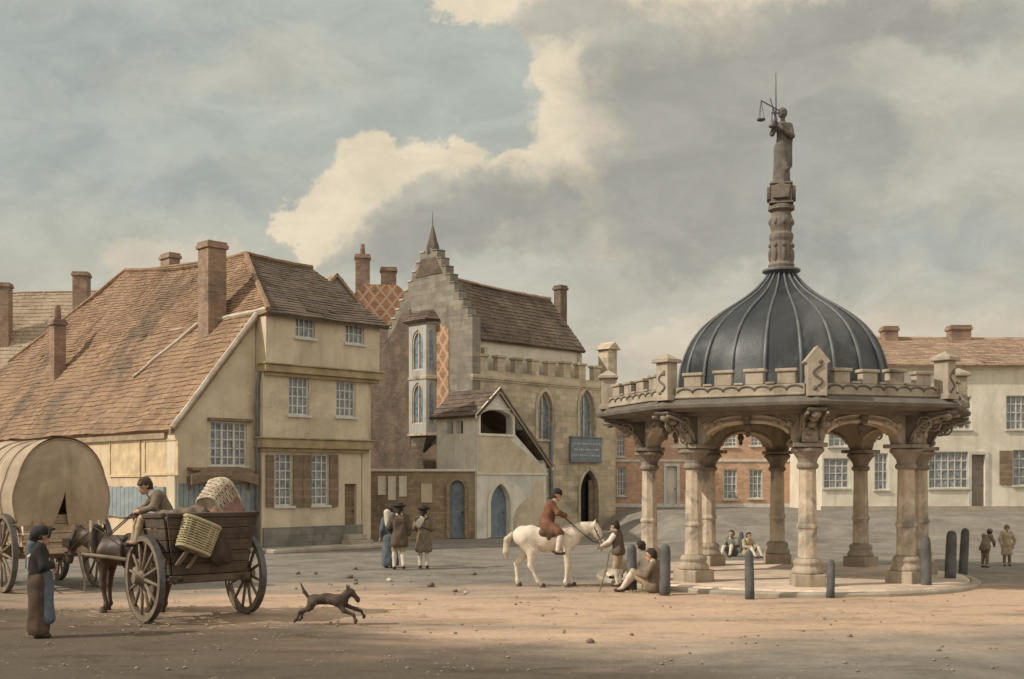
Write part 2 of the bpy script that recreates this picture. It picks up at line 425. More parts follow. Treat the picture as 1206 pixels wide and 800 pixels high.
# ---------------------------------------------------------------- organic shapes (smooth union of tapered capsules, meshed by surface nets)
def sdf_mesh(name, prims, res, k=.04, mats=None, clip=None, wob=0, smooth=True):
    lo = np.min([np.minimum(np.array(p[1])-p[3], np.array(p[2])-p[4]) for p in prims], 0)-3*res
    hi = np.max([np.maximum(np.array(p[1])+p[3], np.array(p[2])+p[4]) for p in prims], 0)+3*res
    nx, ny, nz = [int(math.ceil((hi[i]-lo[i])/res))+1 for i in range(3)]
    X, Y, Z = np.meshgrid(*[lo[i]+res*np.arange((nx,ny,nz)[i]) for i in range(3)], indexing='ij')
    D = None
    for p in prims:
        a = np.array(p[1], float); b = np.array(p[2], float); ra, rb = p[3], p[4]
        sc = p[5] if len(p) > 5 else (1,1,1)
        px = (X-a[0])/sc[0]; py = (Y-a[1])/sc[1]; pz = (Z-a[2])/sc[2]
        ab = (b-a)/np.array(sc); L = float(ab@ab)
        t = np.clip((px*ab[0]+py*ab[1]+pz*ab[2])/L, 0, 1) if L > 1e-12 else 0*px
        d = np.sqrt((px-t*ab[0])**2+(py-t*ab[1])**2+(pz-t*ab[2])**2)-(ra+t*(rb-ra))
        d = d*min(sc)
        if D is None: D = d
        else:
            h = np.clip(.5+.5*(D-d)/k, 0, 1)
            D = D*(1-h)+d*h-k*h*(1-h)
    if wob: D = D+wob*np.sin(X*23+np.sin(Z*9)*1.5)*np.sin(Y*19+1)
    if clip is not None: D = np.maximum(D, clip(X,Y,Z))
    S = D < 0
    c = np.zeros((nx-1,ny-1,nz-1), int)
    for dx in (0,1):
        for dy in (0,1):
            for dz in (0,1): c += S[dx:nx-1+dx, dy:ny-1+dy, dz:nz-1+dz]
    act = (c > 0) & (c < 8)
    idx = -np.ones(act.shape, int); ii = np.argwhere(act); idx[act] = np.arange(len(ii))
    acc = np.zeros((len(ii),3)); cnt = np.zeros(len(ii))
    cor = [(0,0,0),(1,0,0),(0,1,0),(1,1,0),(0,0,1),(1,0,1),(0,1,1),(1,1,1)]
    for e0 in range(8):
        for e1 in range(e0+1, 8):
            if sum(abs(cor[e0][q]-cor[e1][q]) for q in range(3)) != 1: continue
            A = ii+np.array(cor[e0]); B = ii+np.array(cor[e1])
            da = D[A[:,0],A[:,1],A[:,2]]; db = D[B[:,0],B[:,1],B[:,2]]
            x = (da < 0) != (db < 0)
            t = np.where(x, da/np.where(x, da-db, 1), 0)
            acc += np.where(x[:,None], A+(B-A)*t[:,None], 0); cnt += x
    vs = lo+res*(acc/cnt[:,None])
    faces = []
    for ax in range(3):
        o1, o2 = [(1,2),(2,0),(0,1)][ax]
        sl0 = [slice(None)]*3; sl1 = [slice(None)]*3
        sl0[ax] = slice(0,-1); sl1[ax] = slice(1,None)
        ch = S[tuple(sl0)] != S[tuple(sl1)]
        E = np.argwhere(ch)
        E = E[(E[:,o1] > 0) & (E[:,o2] > 0)]
        sh = np.array([nx,ny,nz])-1
        E = E[(E[:,o1] < sh[o1]) & (E[:,o2] < sh[o2])]
        e1 = np.zeros(3,int); e1[o1] = 1; e2 = np.zeros(3,int); e2[o2] = 1
        q = [idx[tuple((E-w).T)] for w in (e1+e2, e2, 0*e1, e1)]
        fl = S[tuple(E.T)]
        Q = np.stack(q, 1); Q[~fl] = Q[~fl][:, ::-1]
        faces.append(Q)
    Fs = np.concatenate(faces); Fs = Fs[(Fs >= 0).all(1)]
    me = bpy.data.meshes.new(name)
    me.from_pydata(vs.tolist(), [], Fs.tolist())
    for m in (mats if isinstance(mats, (list,tuple)) else [mats]): me.materials.append(m)
    if smooth: me.polygons.foreach_set('use_smooth', [True]*len(me.polygons))
    me.update()
    return me
def cap(a, b, ra, rb=None, sc=None):
    p = ('c', tuple(a), tuple(b), ra, ra if rb is None else rb)
    return p+(sc,) if sc else p
# ================================================================= THE GROUND
def axis_pts(segs):
    out = []
    for a, b, st in segs:
        n = max(1, int(round((b-a)/st))); out += [a+(b-a)*i/n for i in range(n)]
    return out+[segs[-1][1]]
xs = axis_pts([(-600,-80,65),(-80,-20,6),(-20,20,.25),(20,80,6),(80,600,65)])
ys = axis_pts([(-300,0,60),(0,10,2),(10,34,.25),(34,60,1),(60,120,10),(120,900,97.5)])
gv = []
for y in ys:
    for x in xs:
        k = max(0, min(1, (20-abs(x))/4, (y-10)/3, (34-y)/3))
        z = k*(noise.noise(V(x*.55, y*.55, 0))*.018+noise.noise(V(x*2.1, y*2.1, 3))*.010)
        z -= k*.05*max(0, 1-abs(((y-.16*x-20.6) % 1.5)-.75)/.16) if 19.4 < y-.16*x < 22.6 else 0
        gv.append((x, y, z-.005))
nxg = len(xs)
gf = [(j*nxg+i, j*nxg+i+1, (j+1)*nxg+i+1, (j+1)*nxg+i) for j in range(len(ys)-1) for i in range(nxg-1)]
gm = MB(); gm.raw(gv, gf)
def ground_mat():
    m = bpy.data.materials.new('trodden_earth'); m.use_nodes = True
    g = NT(m.node_tree); b = m.node_tree.nodes['Principled BSDF']
    P = g.n('ShaderNodeTexCoord').outputs['Object']
    s = g.sep(P)
    wn = g.noise(g.vec('MULTIPLY', P, (.35, .9, 1)), .5, 6, .62).outputs[0]
    wob = g.math('MULTIPLY', g.math('SUBTRACT', wn, .5), 12.0)
    y = g.math('ADD', g.math('SUBTRACT', s[1], g.math('MULTIPLY', s[0], .13)), wob)
    dusty = g.math('MULTIPLY', g.math('MULTIPLY', g.ss(y, 13.5, 19.0), g.ss(y, 26.5, 22.5)), g.ss(g.noise(g.vec('MULTIPLY', P, (.3,.8,1)), .8, 5, .6).outputs[0], .34, .5, .5, 1.0))       # the worn, dusty track across the square
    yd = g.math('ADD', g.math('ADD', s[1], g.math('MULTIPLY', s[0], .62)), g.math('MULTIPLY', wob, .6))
    dark = g.math('MAXIMUM', g.ss(yd, 18.0, 14.0), g.ss(g.math('ADD', s[1], g.math('MULTIPLY', wob, .4)), 15.8, 13.4, 0, .35))                                                   # darker brown towards the near left corner and the front edge
    n1 = g.noise(P, .9, 7, .65).outputs[0]
    base = g.mix(g.ss(n1, .35, .65), (.185,.165,.137,1), (.255,.225,.185,1))
    base = g.mix(g.math('MULTIPLY', dusty, .85), base, (.54,.37,.255,1))
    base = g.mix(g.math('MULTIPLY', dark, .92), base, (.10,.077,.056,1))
    streak = g.noise(g.vec('MULTIPLY', P, (.5, 1.1, 1)), 1.0, 8, .7, .9).outputs[0]
    base = g.mix(g.math('MULTIPLY', g.ss(streak, .50, .66), .6), base, g.mix(1.0, base, (.56,.50,.44,1), 'MULTIPLY'))
    base = g.mix(g.math('MULTIPLY', g.ss(streak, .44, .33), .4), base, g.mix(1.0, base, (1.35,1.3,1.25,1), 'MULTIPLY'))
    fine = g.noise(P, 9, 6, .7).outputs[0]
    base = g.mix(.55, base, g.mix(1.0, base, g.mix(fine, (.45,.45,.45,1), (1.55,1.55,1.55,1)), 'MULTIPLY'))
    peb = g.n('ShaderNodeTexVoronoi'); g.put(peb.inputs['Vector'], P); peb.inputs['Scale'].default_value = 7
    pm = g.math('MULTIPLY', g.ss(peb.outputs['Distance'], .2, .12), g.ss(g.noise(P, 1.3, 3).outputs[0], .52, .6))
    base = g.mix(g.math('MULTIPLY', pm, .6), base, (.40,.35,.28,1))
    g.put(b.inputs['Base Color'], base); b.inputs['Roughness'].default_value = .95; b.inputs['Specular IOR Level'].default_value = .15
    h = g.math('ADD', g.noise(P, 3.2, 8, .68).outputs[0], g.math('MULTIPLY', pm, .35))
    bp = g.n('ShaderNodeBump'); bp.inputs['Strength'].default_value = .55; bp.inputs['Distance'].default_value = .07
    g.put(bp.inputs['Height'], h); g.put(b.inputs['Normal'], bp.outputs[0])
    return m
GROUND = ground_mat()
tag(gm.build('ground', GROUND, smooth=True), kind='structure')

R45 = R(45)
# ================================================================= THE TALL CORNER HOUSE
HO = (-8.13, 37.2)
house = empty('plastered_house', (HO[0],HO[1],0), R45, 'jettied ochre plastered house with long brown tiled roof, tall brick chimney and shuttered windows', 'house')
def hrect(plane, x0, y0, x1, y1, axis=1, org=HO, rot=R45):
    a = hit(org, rot, plane, x0, y1, axis); b = hit(org, rot, plane, x1, y1, axis)
    cx = (x0+x1)/2; z0 = hit(org, rot, plane, cx, y1, axis).z; z1 = hit(org, rot, plane, cx, y0, axis).z
    w = abs(a[0]-b[0]) if axis == 1 else abs(a[1]-b[1])
    mid = (a+b)/2
    return V(mid.x, mid.y, z0), w, z1-z0
# three storeys, each set out a little over the one below
LV = [(0.0, 4.15, .34, 0, 3.62), (-.06, 4.36, .17, 3.62, 6.12), (-.05, 4.72, 0, 6.12, 8.0)]
cuts = [MB(), MB(), MB()]
ups = []
for (x0,y0,x1,y1) in ((348,374,371,398),(407,382,429,405)): ups.append((2, 0.0, hrect(0.0,x0,y0,x1,y1), 4, 2))
for (x0,y0,x1,y1) in ((340,434,364,489),(396,440,419,491)): ups.append((1, .17, hrect(.17,x0,y0,x1,y1), 4, 5))
for (x0,y0,x1,y1) in ((324,534,345,596),(367,535,387,595)): ups.append((0, .34, hrect(.34,x0,y0,x1,y1), 3, 6))
for lv, pl, (p,w,h), c, r_ in ups: cutter_at(cuts[lv], p, 0, w, h)
dp, dw, dh = hrect(.34, 406, 570, 420, 629)
cutter_at(cuts[0], dp, 0, dw, dh)
for (x0,x1,y0,z0,z1), cm in zip(LV, cuts):
    w = MB(); w.box(x0, x1, y0, 7.0, z0+(.012 if z0 else -.3), z1); w.build('wall', PL_OCHRE, house, cut=cm, bevel=.02)
for lv, pl, (p,w,h), c, r_ in ups: window(house, p, 0, w, h, c, r_)
door(house, dp, 0, dw, dh, TIMBER, label='narrow brown plank door with two stone steps')
for z, y, x0, x1, t in ((3.62, .17, -.16, 4.5, .30), (6.12, 0, -.13, 4.82, .24)):     # jetty bressummers
    b = MB(); b.box(x0, x1, y-.1, y+.5, z-t/2, z+t/2); b.box(x0-.05, x1+.05, y-.16, y+.4, z+t/2+.004, z+t/2+.06); b.box(x0+.1, x1-.1, y+.02, y+.5, z-t/2-.12, z-t/2-.003)
    b.build('jetty_beam', mat('ochre_painted_beam', (.42,.32,.185), scale=2), house, bevel=.02)
b = MB(); b.box(.02, 4.18, .25, .345, -.2, .78); b.build('plinth', mat('grey_plinth_stone', (.25,.235,.20), scale=1.6, pattern=('brick',.6,.25,.015,.7)), house, bevel=.02)
st = MB(); st.box(dp.x-.5, dp.x+.5, -.32, .24, -.1, .26); st.box(dp.x-.42, dp.x+.42, -.06, .245, .263, dp.z-.01); st.build('door_step', KERB, house, bevel=.02)
# shutters, folded back either side of the ground floor windows
sh = [hrect(.3, a, 536, b_, 597) for a, b_ in ((313.5,322.5),(345.5,356),(356.5,366.5),(388,398))]
for p, w, h in sh:
    s = MB(); s.box(-w/2, w/2, -.03, .03, 0, h)
    for zz in (.12, h*.5, h-.2): s.box(-w/2+.04, w/2-.04, -.045, -.028, zz, zz+.1)
    s.build('shutter', TIMBER, house, (p.x, .30, p.z))
# gable end under the catslide, standing left of the tall block
GY = .62
def slopeB(x): return 8.05+1.286*x
gp = [(-3.02,-.3),(-.07,-.3),(-.07,slopeB(-.07)-.2),(-3.02,slopeB(-3.02)-.2)]
gw, gww, gwh = hrect(GY, 248, 497, 291, 549)
cm = MB(); cutter_at(cm, gw, 0, gww, gwh)
w = MB(); w.prism([V(x,GY,z) for x,z in gp], V(0,.5,0)); w.build('gable_wall', PL_OCHRE, house, cut=cm, bevel=.02)
gwin = window(house, gw, 0, gww, gwh, 6, 5, mull=(2,4))
hd = MB(); hd.box(-gww/2-.12, gww/2+.12, -.2, .1, gwh+.01, gwh+.11); hd.build('hood', TIMBER, gwin, bevel=.015)
# brown shaped hood over the shop front
p0 = hit(HO, R45, GY-.5, 226, 572); p1 = hit(HO, R45, GY-.5, 305, 572)
L = p1.x-p0.x; zt = hit(HO, R45, GY-.5, 265, 550).z; zb = p0.z
prof = [(0,zb),(0,zb+.34),(.12*L,zb+.42),(.2*L,zt-.03),(.3*L,zt),(.7*L,zt),(.8*L,zt-.03),(.88*L,zb+.42),(L,zb+.34),(L,zb),(.8*L,zb+.12),(.6*L,zb+.18),(.4*L,zb+.18),(.2*L,zb+.12)]
hd = MB(); hd.prism([V(p0.x+x, GY-.5, z) for x,z in prof], V(0,.09,0)); hd.box(p0.x+.1, p1.x-.1, GY-.42, GY, zt-.12, zt-.02)
for xx in (p0.x+.1, p1.x-.17): hd.prism([V(xx,GY-.4,zb+.3),V(xx,GY,zb+.3),V(xx,GY,zb-.3)], V(.07,0,0))
hd.build('shop_hood', TIMBER, house, bevel=.015)
bd = MB()
bx0, bx1 = -2.95, -.1; k = 15
for i in range(k):
    a = bx0+(bx1-bx0)*i/k; bd.box(a+.008, bx0+(bx1-bx0)*(i+1)/k-.008, GY-.075, GY-.004, .35, 2.28+random.uniform(-.02,.02))
bd.build('boarding', WOOD_BLUE, house)
# long side wall
w = MB(); w.box(-3.0, -2.6, GY+.503, 24, -.3, 3.95); w.build('side_wall', PL_CREAM, house, bevel=.02)
for (x0,y0,x1,y1) in ((130,519,166,562),(171,517,211,560)):
    p, ww, hh = hrect(-3.0, x0, y0, x1, y1, 0)
    f = MB(); 
    ring(f, arch_pts(ww,hh,0,kind='rect'), [(x-math.copysign(.07,x), .07 if z < hh/2 else hh-.07) for x,z in arch_pts(ww,hh,0,kind='rect')], -.05, .02)
    f.box(-ww/2+.07, ww/2-.07, -.018, .01, .07, hh-.07)
    f.build('wall_panel', mat('cream_panel_paint', (.67,.51,.31), scale=2), house, (-3.0,p.y,p.z), R(-90))
bd = MB()
for i in range(46):
    y = GY+.6+i*.3
    bd.box(-3.085, -3.004, y+.01, y+.29, 1.15+random.uniform(-.03,.03), 2.16+random.uniform(-.025,.025))
bd.build('boarding', WOOD_BLUE, house)
b = MB(); b.box(-3.12,-2.98, GY+.5, 24, 3.72, 3.9); b.build('eaves_board', mat('dull_eaves_wood', (.40,.30,.20), scale=3), house)
# the roofs: long slope with catslide, hipped to the front slope
H_ = V(2.17, 4.83, 10.87); Rend = V(2.17, 14.6, 11.55)
r1 = MB()
EZ = 3.98
roof(r1, (-3.2, 25.5, EZ), (-3.2, GY-.18, EZ), (-.12, GY-.18, slopeB(-.12)), (-.12, 21.7, slopeB(-.12)), seed=1, sag=0, wob=.06)
roof(r1, (-.121, 21.7, slopeB(-.12)), (-.121, -.22, slopeB(-.12)), H_, Rend, seed=1, sag=.22, wob=.06)
r1.build('roof', TILE, house)
r2 = MB()
roof(r2, (-.14,-.28,7.93), (4.95,-.28,7.93), (5.15, 4.83, 10.75), H_, seed=4, sag=.06)
roof(r2, (5.15,9.9,7.93), (2.0,9.9,7.93), H_, (5.15,4.83,10.75), seed=5)
r2.build('roof', TILE_DK, house, label=None) if False else tag(r2.build('roof', TILE_DK, house), 'dark brown tiled front roof slope')
r3 = MB()
roof(r3, (7, 9.6, 5.0), (7, 25, 5.0), Rend, H_, seed=6); roof(r3, (7,25,5.0), (-.12, 21.7, slopeB(-.12)), Rend, Rend+V(0,.01,0), seed=7)
r3.build('roof', TILE, house)
w = MB(); w.prism([V(4.68,.02,7.9),V(4.68,9.5,7.9),V(4.68,4.83,10.6)], V(-.3,0,0)); w.box(4.3,4.70,.5,9.5,0,7.97); w.build('gable_wall', PL_OCHRE, house)
w = MB(); w.box(4.0,6.9,9.4,24,-.3,5.0); w.build('rear_wall', PL_OCHRE, house)
rd = MB(); ridge_line(rd, H_, Rend, .10, sag=.2); ridge_line(rd, H_, V(5.15,4.83,10.75), .10); ridge_line(rd, V(-.14,-.28,8.0), H_, .10)
ridge_line(rd, Rend, V(-.12,21.7,slopeB(-.12)), .10)
rd.build('ridge_tile', TILE, house)
# lime mortar fillets: the verge of the catslide and the old joint line in the slope
vg = MB(); ridge_line(vg, V(-3.2,GY-.16,EZ+.02), V(-.12,GY-.16,slopeB(-.12)+.02), .085, sag=0)
ridge_line(vg, V(-.02,-.12,slopeB(-.05)+.05), V(-.1,4.3,slopeB(-.1)+.04), .085, sag=0)
ridge_line(vg, V(-.1,4.3,slopeB(-.1)+.04), V(-1.2,5.9,slopeB(-1.2)+.04), .08, sag=0); ridge_line(vg, V(-1.2,5.9,slopeB(-1.2)+.04), V(-1.55,6.4,slopeB(-1.55)+.03), .05, sag=0)
vg.build('mortar_fillet', MORTAR, house)
bb = MB(); bb.prism([V(-3.25,GY-.14,EZ-.16),V(-3.25,GY-.14,EZ-.02),V(-.2,GY-.14,slopeB(-.2)-.02),V(-.2,GY-.14,slopeB(-.2)-.24)], V(0,.08,0)); bb.build('barge_board', mat('dull_eaves_wood', (.4,.3,.2)), house)
# chimneys on the brown slope
def on_slope(px, py):
    # where a sight line meets the brown slope
    m = Matrix.Rotation(-R45, 3, 'Z'); o = m @ (V(0,0,EYE)-V(HO[0],HO[1],0)); d = m @ V((px-CX)/F, 1, -(py-HZ)/F)
    t = (8.05+1.286*o.x-o.z)/(d.z-1.286*d.x); return o+d*t
pc = on_slope(247, 392)
chimney(house, pc.x+.2, pc.y+.18, .72, .72, pc.z-1.0, pc.z+3.2)
pc = on_slope(68, 447)
ch = chimney(house, pc.x+.1, pc.y+.25, .5, .5, pc.z-1, pc.z+2.5, pots=1)
pc = on_slope(180, 322); chimney(house, pc.x+.7, pc.y-.2, .5, .8, pc.z-1, 12.15)
# bay of drainpipe
dpipe = MB(); dpipe.tube([(-.12,.3,6.05),(-.14,.36,5.6),(-.14,.40,3.9),(-.14,.44,.1)], .055, 8); dpipe.build('drainpipe', mat('grey_lead_pipe', (.2,.2,.19), rough=.6), house, smooth=True)

# pavement along the house front
pv = MB(); pv.prism([V(-.6,.2,0),V(-.45,-1.05,0),V(4.7,-.95,0),V(5.2,.2,0)], V(0,0,.13)); po = pv.build('pavement', PAVE, None, (HO[0],HO[1],-.01), R45, bevel=.03); tag(po, kind='structure')

# ================================================================= FAR LEFT HOUSE
fl = empty('pale_roofed_house', tuple(at(70,565,62).xy)+(0,), R(6), 'faded tan roofed house rising behind the left end of the long brown roof', 'house')
w = MB(); w.box(-12, 7, 0, 7, -.3, 8.6); w.build('wall', PL_WHITE, fl)
r = MB(); roof(r, (-12.4,-.4,8.4),(7.4,-.4,8.4),(7.2,3.5,13.75),(-12.4,3.5,13.0), seed=11, course=.3); roof(r, (7.4,7.4,8.4),(-12.4,7.4,8.4),(-12.4,3.5,13.0),(7.2,3.5,13.75), seed=12, course=.5); r.build('roof', TILE_PALE, fl)
w = MB(); w.prism([V(6.9,.05,8.5),V(6.9,6.95,8.5),V(6.9,3.5,13.4)], V(-.3,0,0)); w.build('gable_wall', PL_WHITE, fl)
for px, py0, Yd in ((89,322,61.5),):
    q = fl.matrix_basis.inverted() @ at(px,345,Yd); chimney(fl, q.x, q.y+1.2, .8, .8, 10, 14.0)
q = fl.matrix_basis.inverted() @ at(-3,345,61.5); chimney(fl, q.x, q.y+1.2, .62, .7, 9, 13.4)

# ================================================================= HOUSES BEHIND, BETWEEN THE TWO
bh = empty('diaper_brick_house', tuple(at(455,565,62).xy)+(0,), R(8), 'red diaper brick house with two chimneys peeping over the dark front roof', 'house')
w = MB(); w.prism([V(-2.6,0,9.8),V(1.6,0,9.8),V(1.6,0,12.4),(V(.6,0,13.2)),V(-1.2,0,13.2),V(-2.6,0,11.9)], V(0,6,0)); w.build('gable_wall', BR_DIAPER, bh); w = MB(); w.box(-2.6,1.6,.01,6,-.3,9.797); w.build('wall', BR_DARK, bh)
chimney(bh, -1.3, .5, .8, .7, 11, 14.9, pots=1); chimney(bh, .15, .9, .85, .7, 12.8, 14.3)
bg = empty('small_gabled_house', tuple(at(396,565,60).xy)+(0,), R(30), 'house showing only its small tiled gable above the dark front roof', 'house')
w = MB(); w.prism([V(-1.5,0,-.3),V(1.5,0,-.3),V(1.5,0,11.7),V(0,0,13.3),V(-1.5,0,11.7)], V(0,5,0)); w.build('wall', PL_GREY, bg)
r = MB(); roof(r, (-1.75,5,11.5),(-1.75,-.2,11.5),(0,-.2,13.45),(0,5,13.45), seed=14); roof(r, (1.75,-.2,11.5),(1.75,5,11.5),(0,5,13.45),(0,-.2,13.45), seed=15); r.build('roof', TILE_RED, bg)

# ================================================================= THE GUILDHALL
GO = (-1.78, 50.0)
hall = empty('stone_guildhall', (GO[0],GO[1],0), R45, 'old stone guildhall with crow-stepped gable, oriel window, battlements and dark tiled roof', 'guildhall')
def grect(plane, x0, y0, x1, y1, axis=1): return hrect(plane, x0, y0, x1, y1, axis, GO)
wins = [grect(0, 633, 461, 650, 518), grect(0, 682, 459, 699, 517)]
dr = grect(0, 683, 554, 704, 618)
cm = MB()
for p, w_, h_ in wins: cutter_at(cm, p, 0, w_, h_, w_*.85, 'pointed')
cutter_at(cm, dr[0], 0, dr[1], dr[2], dr[1]*.8, 'pointed', d=.34)
w = MB(); w.box(0.02, 10.0, 0, .36, -.3, 7.35); w.build('wall', ST_HALL, hall, cut=cm, bevel=.02)
for p, w_, h_ in wins: window(hall, p, 0, w_, h_, 2, 1, ST_SHAFT, GLASS_BLUE, True, 'pointed', w_*.85, surround=ST_SHAFT, depth=.18, bar=.09)
# heads of the lights
hp, hw, hh = dr
dd = door(hall, hp, 0, hw, hh, DARKIN, 'pointed', hw*.8, depth=.31, frame=ST_SHAFT, label='pointed doorway standing dark')  # near-black panel paints the unlit inside of the doorway
lf = MB(); lf.box(0, hw*.5, 0, .06, 0, hh-.5)
for i in range(3): lf.box(.03+i*hw*.16, .05+i*hw*.16, -.01, .07, .05, hh-.6)
lf.build('door_leaf', TIMBER, dd, (hw/2-.03, .28, .02), R(200))
sc_ = MB(); sc_.box(-.02, 10.05, -.10, .1, 6.95, 7.12); sc_.box(-.02,10.03,-.06,.1,6.86,6.947); sc_.build('string_course', ST_HALL, hall, bevel=.02)
par = MB(); n = 8
for i in range(n):
    x0 = .5+i*1.12; hgt = 8.0+random.uniform(-.05,.05)
    par.box(x0, x0+.50, .02, .34, 7.353, hgt); par.box(x0-.06, x0+.56, -.05, .40, hgt+.003, hgt+.12)
par.build('battlement', ST_HALL, hall, bevel=.02)
pd = MB(); pd.box(9.35,10.05,-.05,.62,7.353,9.0); pd.prism([V(9.2,-.2,9.003),V(10.2,-.2,9.003),V(9.7,-.2,9.4)], V(0,.95,0)); pd.build('corner_turret', ST_HALL, hall, bevel=.02)
# slim stone stubs where the parapet meets the gable
pb = MB()
for i,(x,z) in enumerate(((.08,8.9),(.42,8.75),(.85,8.4))): pb.box(x, x+.22, .1, .35, 7.353, z)
pb.build('parapet_stub', ST_SHAFT, hall, bevel=.03)
iw = MB(); iw.box(.5, 8.0, .75, 1.0, 6.5, 8.78); iw.build('clerestory_wall', PL_WHITE, hall)
iw = MB(); iw.box(.4, 9.9, .365, 5.6, 6.9, 7.05); iw.build('gutter_roof', LEAD, hall)
# gable, stepped; apex over the oriel
AP = 2.97
gp = [(-.02,-.3),(6.0,-.3),(6.0,9.3)]
k = 9
for i in range(k):
    y1 = 6.0-(i+1)*(6.0-AP-.3)/k; z = 9.3+(i+1)*(13.0-9.3)/k
    gp += [(gp[-1][0], z), (y1, z)]
gp += [(AP+.3,13.0),(AP,13.35),(AP-.3,13.0)]
half = []
for i in range(k):
    y1 = -.02+(i+1)*(AP-.3+.02)/k; z = 9.3+(i+1)*(13.0-9.3)/k
    half += [(y1-(AP-.3+.02)/k, z), (y1, z)]
gp += half[::-1]
w = MB(); w.prism([V(0,y,z) for y,z in gp], V(.5,0,0)); w.build('gable_wall', ST_GABLE, hall, bevel=.02)
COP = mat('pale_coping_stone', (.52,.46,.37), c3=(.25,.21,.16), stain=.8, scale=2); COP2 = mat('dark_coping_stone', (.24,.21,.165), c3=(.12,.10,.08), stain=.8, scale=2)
for i in range(k):
    z = 9.3+(i+1)*(13.0-9.3)/k
    y0 = 6.0-(i+1)*(6.0-AP-.3)/k; d_ = (6.0-AP-.3)/k
    c_ = MB(); c_.box(-.04,.53, y0-.02, y0+d_+.02, z+.003, z+.09); c_.build('coping_stone', COP, hall, bevel=.02)
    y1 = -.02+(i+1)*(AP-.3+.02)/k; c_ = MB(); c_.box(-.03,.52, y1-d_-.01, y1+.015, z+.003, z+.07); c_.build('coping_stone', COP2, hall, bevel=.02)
# facings of the gable: dark brick to the left of the oriel, diapered brick to its right
w = MB(); w.box(.05,.5,6.003,8.6,-.3,9.9); w.build('side_wall', BR_DARK, hall)
fc = MB(); fc.prism([V(-.031,y,z) for y,z in ((.3,-.3),(4.247,-.3),(4.247,4.0),(.3,4.0))], V(.029,0,0)); fc.build('brick_facing', BR_DARK, hall)
fc = MB(); fc.prism([V(-.03,y,z) for y,z in ((4.25,-.3),(6.0,-.3),(6.0,9.2),(5.5,9.6),(5.0,10.3),(4.25,10.5))], V(.028,0,0)); fc.build('brick_facing', BR_DARK, hall)
fc = MB(); fc.prism([V(-.028,y,z) for y,z in ((1.55,4.9),(2.38,4.9),(2.38,9.7),(1.55,9.3))], V(.026,0,0)); fc.build('brick_facing', BR_DIAPER, hall)
fc = MB(); fc.prism([V(-.028,y,z) for y,z in ((2.0,11.9),(3.9,11.9),(3.5,12.7),(2.5,12.7))], V(.026,0,0)); fc.build('brick_facing', BR_DARK, hall)
fn = MB(); fn.lathe([(.33,12.95),(.31,13.3),(.22,13.55),(.15,13.85),(.08,14.1),(.04,14.25)], 6, c=(.25,AP)); fn.build('finial', ST_DARK, hall)
fs = MB(); fs.tube([(.25,AP,14.2),(.25,AP,14.9)], [.025,.012], 6); fs.build('spike', IRON, hall)
# oriel
OC = 3.28
oz0, oz1 = 4.55, 9.75
OD = .42
ol = [(-.0,OC+.86),(-OD,OC+.62),(-OD,OC-.62),(0,OC-.86)]
cmo = MB(); ow = .62
lights = [(oz0+.45, 1.9), (oz0+2.95, 1.85)]
for z, h in lights:
    cutter_at(cmo, (-OD,OC,z), R(-90), ow+.14, h, .5, 'pointed', d=.2)
w = MB(); w.prism([V(x,y,oz0) for x,y in ol], V(0,0,oz1-oz0))
ori = w.build('oriel_window', PL_BAY, hall, cut=cmo, bevel=.015)
for z, h in lights: window(ori, (-OD,OC,z), R(-90), ow+.14, h, 2, 1, ST_SHAFT, GLASS_BLUE, False, 'pointed', .5, depth=.08, bar=.07)
side = math.atan2(.36,.62)
for sgn in (1,-1):
    for z, h in lights:
        s = MB(); pts = arch_pts(.2, h, .22, 6, 'pointed'); s.prism([V(x,-.012,zz) for x,zz in pts], V(0,.02,0))
        nrm = V(-.24, sgn*.42, 0).normalized()
        s.build('side_light', GLASS_BLUE, ori, (-.21, OC+sgn*.74, z), math.atan2(-nrm.x*-1, -nrm.y) if False else (math.atan2(nrm.y, nrm.x)+R(90)))
om = MB()
for z0_, z1_, e in ((oz0-.12,oz0-.003,.06),(oz0+2.5,oz0+2.66,.04),(oz1-.14,oz1+.0,.05)):
    om.prism([V(-e-OD,OC+.66,z0_),V(-OD-e,OC-.66,z0_),V(-.002,OC-.98,z0_),V(-.002,OC+.98,z0_)], V(0,0,z1_-z0_))
om.build('moulding', ST_SHAFT, ori, bevel=.015)
co = MB()
co.raw([(-.41,OC+.62,oz0-.124),(-.41,OC-.62,oz0-.124),(-.0,OC-.93,oz0-.124),(-.0,OC+.93,oz0-.124),(-.1,OC,oz0-.85)], [(0,1,2,3),(0,4,1),(1,4,2),(3,4,0),(2,4,3)])
co.build('corbel', ST_DARK, ori)
rr = MB(); roof(rr, (-.65,OC+.8,oz1+.02),(-.65,OC-.8,oz1+.02),(-.03,OC-.62,oz1+.55),(-.03,OC+.62,oz1+.55), course=.2, seed=21, sag=0)
roof(rr, (-.65,OC-.8,oz1+.02),(-.03,OC-1.12,oz1+.02),(-.03,OC-.62,oz1+.55),(-.031,OC-.62,oz1+.55), course=.2, seed=22, sag=0); roof(rr, (-.03,OC+1.12,oz1+.02),(-.65,OC+.8,oz1+.02),(-.03,OC+.62,oz1+.55),(-.031,OC+.62,oz1+.55), course=.2, seed=23, sag=0)
rr.build('oriel_roof', TILE_DK, ori)
